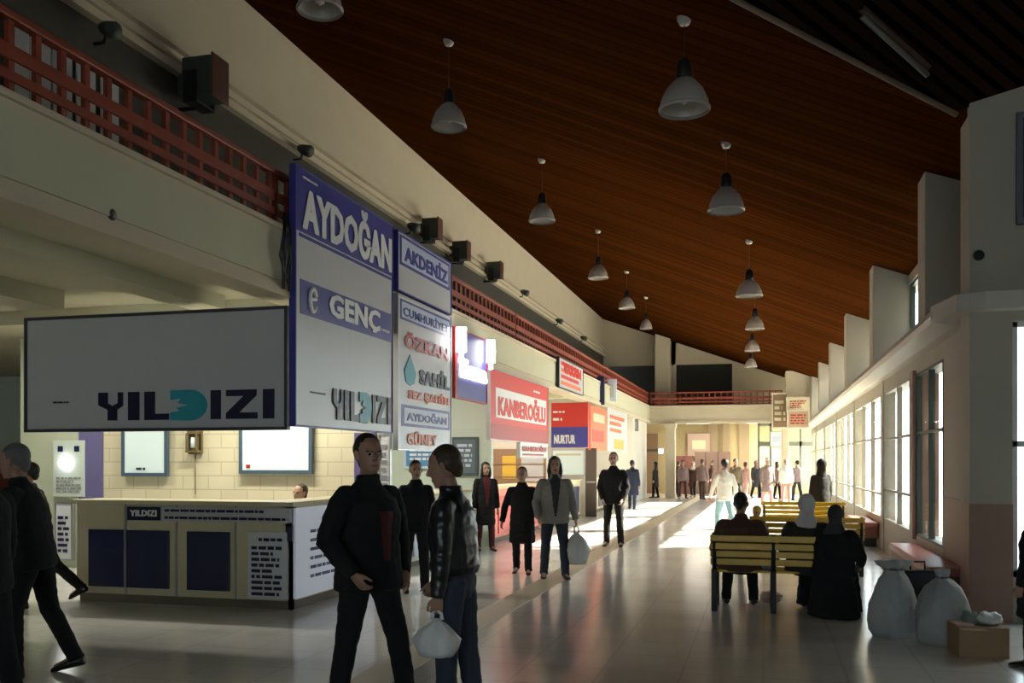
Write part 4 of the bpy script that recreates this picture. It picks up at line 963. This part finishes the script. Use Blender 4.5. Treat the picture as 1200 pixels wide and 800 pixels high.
        its += [(T(0, 0, .08 if jlen == 'waist' else .0), .19*s*k, .14*s*k), (T(0, 0, .18), .178*s*k, .13*s*k), (T(0, .005, .33), .190*s*k, .135*s*k), (T(0, 0, .42), .175*s*k, .118*s*k), (T(0, -.005, .475), .145*s*k**.6, .095*s), (T(0, -.005, .52), .10*s, .078*s), (T(0, 0, .55), .078*s, .070*s), (T(0, .004, .58), .074*s, .070*s), (T(0, .004, .585), .06*s, .055*s)]
        b.rings(frame_rings(its, side_u, fw_u, 20))
        for i in (0, 1):
            shd, el, wr, ad = J['arm', i]; inn = shd+(T(0, 0, .42)-shd)*.35; kk = k**.6
            s0 = shd+(inn-shd)*.32+up*(-.004*s)
            limb(b, [inn-up*.02*s, s0+(inn-s0)*.45-up*.004*s], [.070*s, .070*s*kk], 14)
            limb(b, [s0, s0.lerp(el, .25), s0.lerp(el, .6), el], [.066*s*kk, .071*s*kk, .064*s*kk, .054*s*kk], 14)
            b.tube([s0.lerp(el, .8), el, el.lerp(wr, .5), wr, wr+ad*.012], [.050*s*kk, .058*s*kk, .053*s*kk, .047*s, .044*s], 14)
        def jf(c):
            if shirt is None: return 0
            v = c-T(0, 0, 0); x, y, z = v.dot(side_u)/s, v.dot(fw_u)/s, v.dot(up)/s
            wdt = .02+.055*max(0, min(1, (z-.02)/.45)) if z > -.02 else .03
            return 1 if (y > .06 and abs(x) < wdt and z > -.02 and shz[0] < z < shz[1]) else 0
        remeshed(b, vox, 'jacket' if jlen != 'knee' else 'coat', [jacket, shirt or jacket], t, 4, wrinkle=.008*s, seed=seed+1, matfn=jf if shirt else None)
        if trim:
            b = MB(); b.tube([T(x, .10 if abs(x) < .06 else .04, z) for x, z in ((-.075, .50), (-.06, .55), (-.03, .575), (.0, .58), (.03, .575), (.06, .55), (.075, .50))], .03*s, 8); b.build('collar', trim, t)
    # hair or scarf
    kind, hcol = hair; hm = HAIRS.get(hcol, hcol) if isinstance(hcol, str) else hcol
    b = MB()
    def ell(c, rx, ry, rz_, n=16, rr=9, cut=-1):
        its = []
        for q_ in range(rr+1):
            a = -PI/2+PI*q_/rr; z = math.sin(a)
            if z < cut: continue
            its.append((Hd(c[0], c[1], c[2]+z*rz_), max(.004, rx*math.cos(a))*s*HK, max(.004, ry*math.cos(a))*s*HK))
        b.rings(frame_rings(its, hs, hf, n))
    if kind == 'short':
        ell((0, -.022, .148), .080, .096, .094); limb(b, [Hd(0, -.075, .10), Hd(0, -.07, .06)], [.045*s, .035*s])
        remeshed(b, .009 if vox < .02 else vox, 'hair', hm, t, 2, wrinkle=.003, seed=seed)
    elif kind == 'balding':
        for sg in (-1, 1): limb(b, [Hd(sg*.062, -.03, .15), Hd(sg*.066, -.04, .10)], [.024*s, .02*s])
        ell((0, -.05, .125), .070, .062, .075)
        remeshed(b, .009, 'hair', hm, t, 2, wrinkle=.003, seed=seed)
    elif kind == 'long':
        ell((0, -.02, .145), .086, .100, .098); b.rings(frame_rings([(Hd(0, -.05, .15), .07*s, .05*s), (Hd(0, -.055, .06), .088*s, .055*s), (Hd(0, -.06, -.04), .10*s, .05*s), (Hd(0, -.06, -.10), .07*s, .03*s)], hs, hf))
        for sg in (-1, 1): limb(b, [Hd(sg*.075, .02, .13), Hd(sg*.082, .02, .04), Hd(sg*.08, .02, -.04)], [.022*s, .026*s, .018*s])
        remeshed(b, .010 if vox < .02 else vox, 'hair', hm, t, 2, wrinkle=.004, seed=seed)
    elif kind == 'scarf':
        ell((0, -.025, .13), .092, .098, .112); b.rings(frame_rings([(Hd(0, -.02, .10), .085*s, .08*s), (Hd(0, -.01, .02), .085*s, .085*s), (T(0, 0, .53), .12*s, .105*s), (T(0, 0, .45), .17*s, .13*s), (T(0, 0, .43), .15*s, .11*s)], hs, hf, 18))
        remeshed(b, .010 if vox < .02 else vox, 'headscarf', hm, t, 3, wrinkle=.005, seed=seed)
    elif kind == 'hood':
        ell((0, -.035, .14), .105, .105, .125); b.rings(frame_rings([(Hd(0, -.03, .10), .10*s, .085*s), (T(0, -.02, .56), .11*s, .09*s), (T(0, -.01, .46), .13*s, .11*s)], hs, hf, 18))
        remeshed(b, .012, 'hood', hm, t, 3, wrinkle=.005, seed=seed)
    elif kind == 'hat':
        ell((0, -.012, .165), .084, .100, .085); limb(b, [Hd(-.05, .07, .155), Hd(0, .12, .15), Hd(.05, .07, .155)], [.014*s]*3)
        remeshed(b, .009, 'cap', hm, t, 2, wrinkle=.002, seed=seed)
    if trouser or robe:
        for i in (0, 1):
            h_, kn, an, c = J['leg', i]; fd = J['foot', i]; sd = fd.cross(V((0, 0, 1))).normalized(); u_ = sd.cross(fd).normalized()
            b = MB(); base = an-u_*ank*.98
            b.rings(frame_rings([(base-fd*.065*s+u_*.03*s, .02*s, .02*s), (base-fd*.055*s+u_*.042*s, .034*s, .042*s), (base+u_*.052*s, .040*s, .052*s), (base+fd*.07*s+u_*.036*s, .044*s, .036*s), (base+fd*.14*s+u_*.026*s, .046*s, .026*s), (base+fd*.19*s+u_*.020*s, .034*s, .020*s), (base+fd*.205*s+u_*.016*s, .015*s, .010*s)], sd, u_, 12))
            b.build('shoe', shoes, t)
    return t, J

def facing(dx, dy): return math.atan2(-dx, dy)     # rz so that local +Y points along (dx, dy)
CAMR = Vector((CT, ST, 0)); CAMF = Vector((-ST, CT, 0))
def face_img(right, away):                          # facing given in picture terms
    v = CAMR*right+CAMF*away; return facing(v.x, v.y)

HI = .0065; MD = .010; LO = .016
# two men talking in the foreground
DA = 5.85; pa = D(432, DA)
person('person', 'standing man in loose black jacket and trousers facing right, beside the ticket counter', (pa.x, pa.y, 0), face_img(.80, -.60), 1.76, lean=-.02, legs=((13, 9), (-5, -9)), splay=.13,
       arms=(((-.38, -.10, -1), (.30, .40, -.85)), ((.45, -.05, -1), (-.35, .55, -.80))), head=(-.35, .02), jacket=CB, jlen='hip', trouser=CB, hair=('short', 'black'), shirt=CR, vox=HI, bulk=1.24, seed=1, shz=(.06, .36))
DB = 5.65; pb = D(534, DB)
_, JB = person('person', 'man in shiny black leather jacket, head bowed left, holding a white carrier bag', (pb.x, pb.y, 0), face_img(-.93, .25), 1.68, lean=.06, legs=((3, -1), (-5, -7)), splay=.06,
       arms=(((-.12, -.06, -1), (.02, .10, -1)), ((.10, .2, -1), (-.1, .5, -1))), head=(.15, -.24), jacket=CL, jlen='waist', trouser=CJ, hair=('short', 'brown'), vox=HI, bulk=1.12, curl=1.2, seed=2)
def carrier(label, loc, w, h, seed, dd=.14, rz=0):
    t = thing('carrier_bag', label, 'bag', loc, rz)
    n = 36; b = MB(); rs = []
    for f, sc in ((0, .35), (.02, .78), (.18, 1), (.45, .98), (.70, .78), (.85, .48), (.93, .26), (1.0, .14)):
        z = -h+h*.82*f; r = []
        for k in range(n):
            a = 2*PI*k/n; q_ = 1+.30*noise.noise(Vector((math.cos(a)*2+seed, math.sin(a)*2, f*3+seed)))+.16*noise.noise(Vector((math.cos(a)*6, math.sin(a)*6, f*8+seed)))
            r.append((w/2*sc*q_*math.cos(a), dd/2*sc*q_*math.sin(a)*1.2, z))
        rs.append(r)
    b.rings(rs); b.build('body', PLASTIC, t)
    for sg in (-1, 1):
        b = MB(); b.tube([(sg*.03, 0, -h*.20), (sg*.028, 0, -h*.08), (sg*.012, 0, -.008), (0, 0, .004)], [.014, .010, .008, .007], 8); b.build('handle', PLASTIC, t)
    return t
def hand_at(px, py, d): return D(px, d, py)
def wpos(t_loc, rz, v): return Matrix.Rotation(rz, 3, 'Z') @ v + Vector(t_loc)
wr = JB['arm', 0][2]+JB['arm', 0][3]*.085; w_ = wpos((pb.x, pb.y, 0), face_img(-.93, .25), wr)
carrier('white carrier bag hanging from the hand of the man in leather jacket', (w_.x, w_.y, w_.z), .25, .27, 3, .15, face_img(.2, 1))
# person glimpsed between them
g = D(487, 11.5); person('person', 'person in black seen between the two talking men', (g.x, g.y, 0), face_img(.3, -1), 1.60, legs=((4, 0), (-6, -8)), jacket=CB, trouser=CB, hair=('short', 'black'), vox=MD, seed=3)
g = G(569, 645); person('person', 'woman in long dark coat with deep red front behind the leather jacket man', (g.x, g.y, 0), face_img(.3, -1), 1.58, legs=((6, 2), (-6, -10)), jacket=CB, jlen='knee', shirt=CR, trouser=CR, hair=('long', 'black'), vox=MD, seed=4, skin=SKIN2)
# woman in black coat and woman in grey jacket
g = G(612, 672); person('person', 'woman in knee length black coat walking beside the grey jacket woman', (g.x, g.y, 0), face_img(-.15, -1), 1.52, legs=((12, 4), (-8, -16)), arms=(((-.30, -.12, -1), (-.2, .1, -1)), ((.30, .10, -1), (.15, .35, -1))), jacket=CB, jlen='knee', trouser=CB, hair=('short', 'black'), vox=MD, seed=5, bulk=1.08, skin=SKIN2)
g = G(650, 678); rzg = face_img(.05, -1)
_, JG = person('person', 'woman in hooded grey jacket and blue jeans walking with a white bag', (g.x, g.y, 0), rzg, 1.66, legs=((8, 4), (-4, -12)), splay=.08, arms=(((-.22, -.05, -1), (-.14, .22, -1)), ((.26, .02, -1), (-.1, .5, -.9))), jacket=CG, jlen='hip', trouser=CJ, shirt=CDG, hair=('long', 'brown'), vox=MD, seed=6, bulk=1.12, skin=SKIN2, curl=1.2)
wr = JG['arm', 0][2]+JG['arm', 0][3]*.085; w_ = wpos((g.x, g.y, 0), rzg, wr)
carrier('white shopping bag swinging beside the woman in the grey jacket', (w_.x, w_.y, w_.z), .34, .54, 7, .18, face_img(.1, 1))
g = G(719, 640); person('person', 'man in black jacket and trousers standing past the red and blue sign', (g.x, g.y, 0), face_img(-.25, -1), 1.76, legs=((3, 0), (-3, -3)), splay=.07, arms=(((-.2, 0, -1), (.3, .45, -.9)), ((.2, 0, -1), (-.3, .45, -.9))), jacket=CB, trouser=CB, hair=('short', 'brown'), vox=MD, seed=7, bulk=1.12, skin=SKIN2)
g = G(741, 597); person('person', 'person in long navy coat behind the standing man in black', (g.x, g.y, 0), face_img(.7, .8), 1.64, legs=((3, 0), (-3, -3)), jacket=CN, jlen='knee', trouser=CN, hair=('short', 'black'), vox=LO, seed=8, bulk=1.25)
# far left walkers
g = G(42, 792); person('person', 'grey-haired man in black striding left at the edge of the picture', (g.x-.02, g.y, 0), face_img(-1, -.12), 1.74, lean=.20, legs=((14, -2), (-10, -26)), arms=(((-.25, .35, -1), (.2, .95, -.25)), ((.15, -.30, -1), (.05, .15, -1))), head=(0, -.12), jacket=CB, trouser=CB, hair=('short', 'grey'), vox=HI, seed=9, bulk=1.12, curl=.5)
g = G(42, 712); person('person', 'second walker in black mostly hidden behind the grey-haired striding man', (g.x, g.y, 0), face_img(-1, 0), 1.60, lean=.12, legs=((18, -5), (-24, -48)), arms=(((-.2, -.3, -1), (-.1, .1, -1)), ((.2, -.25, -1), (.1, .1, -1))), jacket=CB, trouser=CB, hair=('short', 'black'), vox=MD, seed=10)
g = D(-22, 5.8); person('person', 'dark figure cut off by the left edge of the picture', (g.x, g.y, 0), face_img(-1, .2), 1.72, legs=((6, 2), (-8, -12)), jacket=CB, trouser=CB, hair=('short', 'grey'), vox=MD, seed=11, bulk=1.1)
g = D(1216, 7.3); person('person', 'dark figure cut off by the right edge, beside the cardboard box', (g.x, g.y, 0), face_img(-.6, .8), 1.32, legs=((3, 0), (-3, -3)), jacket=CB, jlen='knee', trouser=CB, hair=('short', 'black'), vox=MD, seed=12, bulk=1.2)
# on the bench (seat 0.44): facing away from the camera
def seated(label, x, y, rz, H, **kw):
    return person('person', label, (x, y, 0), rz, H, legs=((86, 2), (86, 4)), splay=.10, **kw)
x_ = D(868, 10.1).x; SY = BY+.17
person('person', 'man in brown jacket seated at the left end of the foreground bench, back to us', (x_, SY, 0), .05, 1.62, legs=((86, 2), (86, -6)), splay=.10, lean=.10, arms=(((-.30, .15, -1), (.25, .8, -.5)), ((.30, .15, -1), (-.25, .8, -.5))), head=(-.2, -.15), jacket=CBR, trouser=CB, hair=('short', 'black'), vox=MD, bulk=1.35, seed=20)
x_ = D(944, 10.1).x
seated('woman in pale patterned headscarf and black robe on the foreground bench', x_, SY, -.35, 1.60, lean=.06, arms=(((-.30, .15, -1), (.3, .8, -.5)), ((.25, .15, -1), (-.3, .8, -.5))), head=(-.3, -.1), jacket=cloth('dark_olive_cloth', (.025, .022, .014)), trouser=None, robe=CB, hair=('scarf', 'white'), vox=MD, bulk=1.25, seed=21)
g = D(977, 9.66); x_ = g.x
person('person', 'woman in black headscarf and long black robe seated off the right end of the bench', (g.x, g.y, 0), -.35, 1.40, legs=((78, -4), (76, -2)), splay=.1, lean=.10, arms=(((-.25, .2, -1), (.25, .8, -.4)), ((.35, .1, -1), (-.2, .8, -.5))), head=(.2, -.2), jacket=CB, trouser=None, robe=CB, hair=('scarf', CDG), vox=MD, bulk=1.45, seed=22, drape=True)
x_ = D(896, 10.15).x
lump('bag', 'crumpled grey-blue bag lying on the foreground bench seat between the sitters', 'bag', (x_, BY+.20, .442), .16, .13, .13, mat('grey_blue_bag', (.16, .19, .24), .45, bump=.5, scale=12), 14)
g = G(903, 706, 0); lump('bag', 'small pinkish bundle on the floor under the foreground bench', 'bag', (g.x, g.y+.1, 0), .12, .09, .07, mat('pale_pink_bundle', (.45, .33, .29), .6), 15)
# standing hooded person by the window and others past the benches
g = G(962, 632); person('person', 'person in dark hooded coat standing against the bright windows', (g.x, g.y, 0), face_img(-.3, 1), 1.62, legs=((2, 0), (-2, -2)), jacket=CB, jlen='knee', trouser=CB, hair=('hood', CB), vox=LO, seed=23, bulk=1.1)
x_ = D(889, 14.2).x; person('person', 'child in red jacket and yellow cap seated on the second bench', (x_-.02, 14.05, 0), 2.7, 1.22, legs=((86, 4), (86, 10)), jacket=CROSE, trouser=CJ, hair=('hat', cloth('yellow_cap', (.6, .45, .08))), vox=MD, seed=24)
g = G(849, 627); person('person', 'woman in white top and light blue jeans walking left of the benches', (g.x, g.y, 0), face_img(-.25, .9), 1.66, legs=((14, 4), (-14, -24)), arms=(((-.25, .2, -1), (-.1, .4, -1)), ((.25, -.2, -1), (.1, .2, -1))), jacket=CW, trouser=CLB, hair=('short', 'black'), vox=MD, seed=25)
crowd = [
 (768, 583, 1.60, CDG, CB, ('long', 'black'), 'person in dark coat with pale shawl left of the far column', 'knee', -.8, .2, CW),
 (800, 584, 1.66, CM, CBR, ('short', 'black'), 'person in mauve top at the left of the far crowd', 'hip', .2, -1, None),
 (812, 582, 1.60, CBR, CB, ('scarf', 'white'), 'person in brown with white headscarf in the far crowd', 'knee', -.5, -1, None),
 (823, 585, 1.70, CM, CBR, ('short', 'brown'), 'brown-haired person in mauve in the middle of the far crowd', 'hip', .6, .8, None),
 (834, 581, 1.68, CBR, CBR, ('short', 'black'), 'person in brown jacket at the right of the far crowd', 'hip', -.9, .1, None),
 (862, 590, 1.72, CK, CDG, ('short', 'brown'), 'person in khaki jacket just past the woman in white', 'hip', .3, -1, None),
 (874, 588, 1.58, CP, CP, ('short', 'brown'), 'person in pinkish clothes beyond the bench row', 'hip', .9, .3, None),
 (899, 592, 1.74, CM, CP, ('hat', CW), 'person in mauve with white cap beyond the third bench', 'knee', .2, -1, None),
 (921, 590, 1.70, CW, CP, ('short', 'grey'), 'person in white jacket beyond the third bench', 'hip', -.2, -1, None),
 (795, 581, 1.62, CBR, CB, ('short', 'black'), 'person in dark brown jacket nearest the maroon cabinet', 'hip', .5, .9, None),
 (842, 578, 1.70, CDG, CBR, ('short', 'brown'), 'person in charcoal jacket before the wide brown cabinet', 'hip', -.2, 1, None),
 (886, 583, 1.66, CDG, CB, ('scarf', CM), 'person in charcoal coat with mauve headscarf beyond the benches', 'knee', .4, -1, None),
 (911, 584, 1.60, CM, CB, ('long', 'brown'), 'long-haired person in mauve between two figures in white caps and jackets', 'hip', .8, -.5, None),
 (934, 586, 1.66, CM, CDG, ('short', 'black'), 'person in mauve and grey close to the far windows', 'hip', -.6, 1, None)]
for i, (px, py, H, j, tr, hr, lab, jl, fr_, fa, shrt) in enumerate(crowd):
    g = G(px, py); sw = 10+3*(i % 3)
    person('person', lab, (g.x, g.y, 0), face_img(fr_, fa), H, legs=((sw, 3), (-sw*.7, -sw)), jacket=j, jlen=jl, trouser=tr, hair=hr, vox=LO, seed=30+i, shirt=shrt, fingers=True, skin=SKIN2, bulk=1.1)
# attendant behind the first counter
x_, z_ = onY(356, 11.2, 563)
person('person', 'clerk with orange-brown top sitting behind the first ticket counter', (x_, 11.2, 0), PI-.3, 1.66, legs=((84, 0), (84, 0)), lean=.1, jacket=CREDJ, trouser=CB, hair=('short', 'brown'), vox=MD, seed=50, skin=SKIN2)
t = thing('stool', 'low stool behind the first ticket counter under the clerk', 'stool', (x_, 11.25, 0))
b = MB(); b.lathe([(0, .0), (.18, 0), (.2, .01), (.2, .03), (.03, .05), (.03, .36), (0, .36)], n=18); b.build('base', STEEL, t)
b = MB(); b.lathe([(0, .36), (.17, .36), (.18, .38), (.17, .415), (0, .415)], n=20); b.build('seat', NAVY, t)
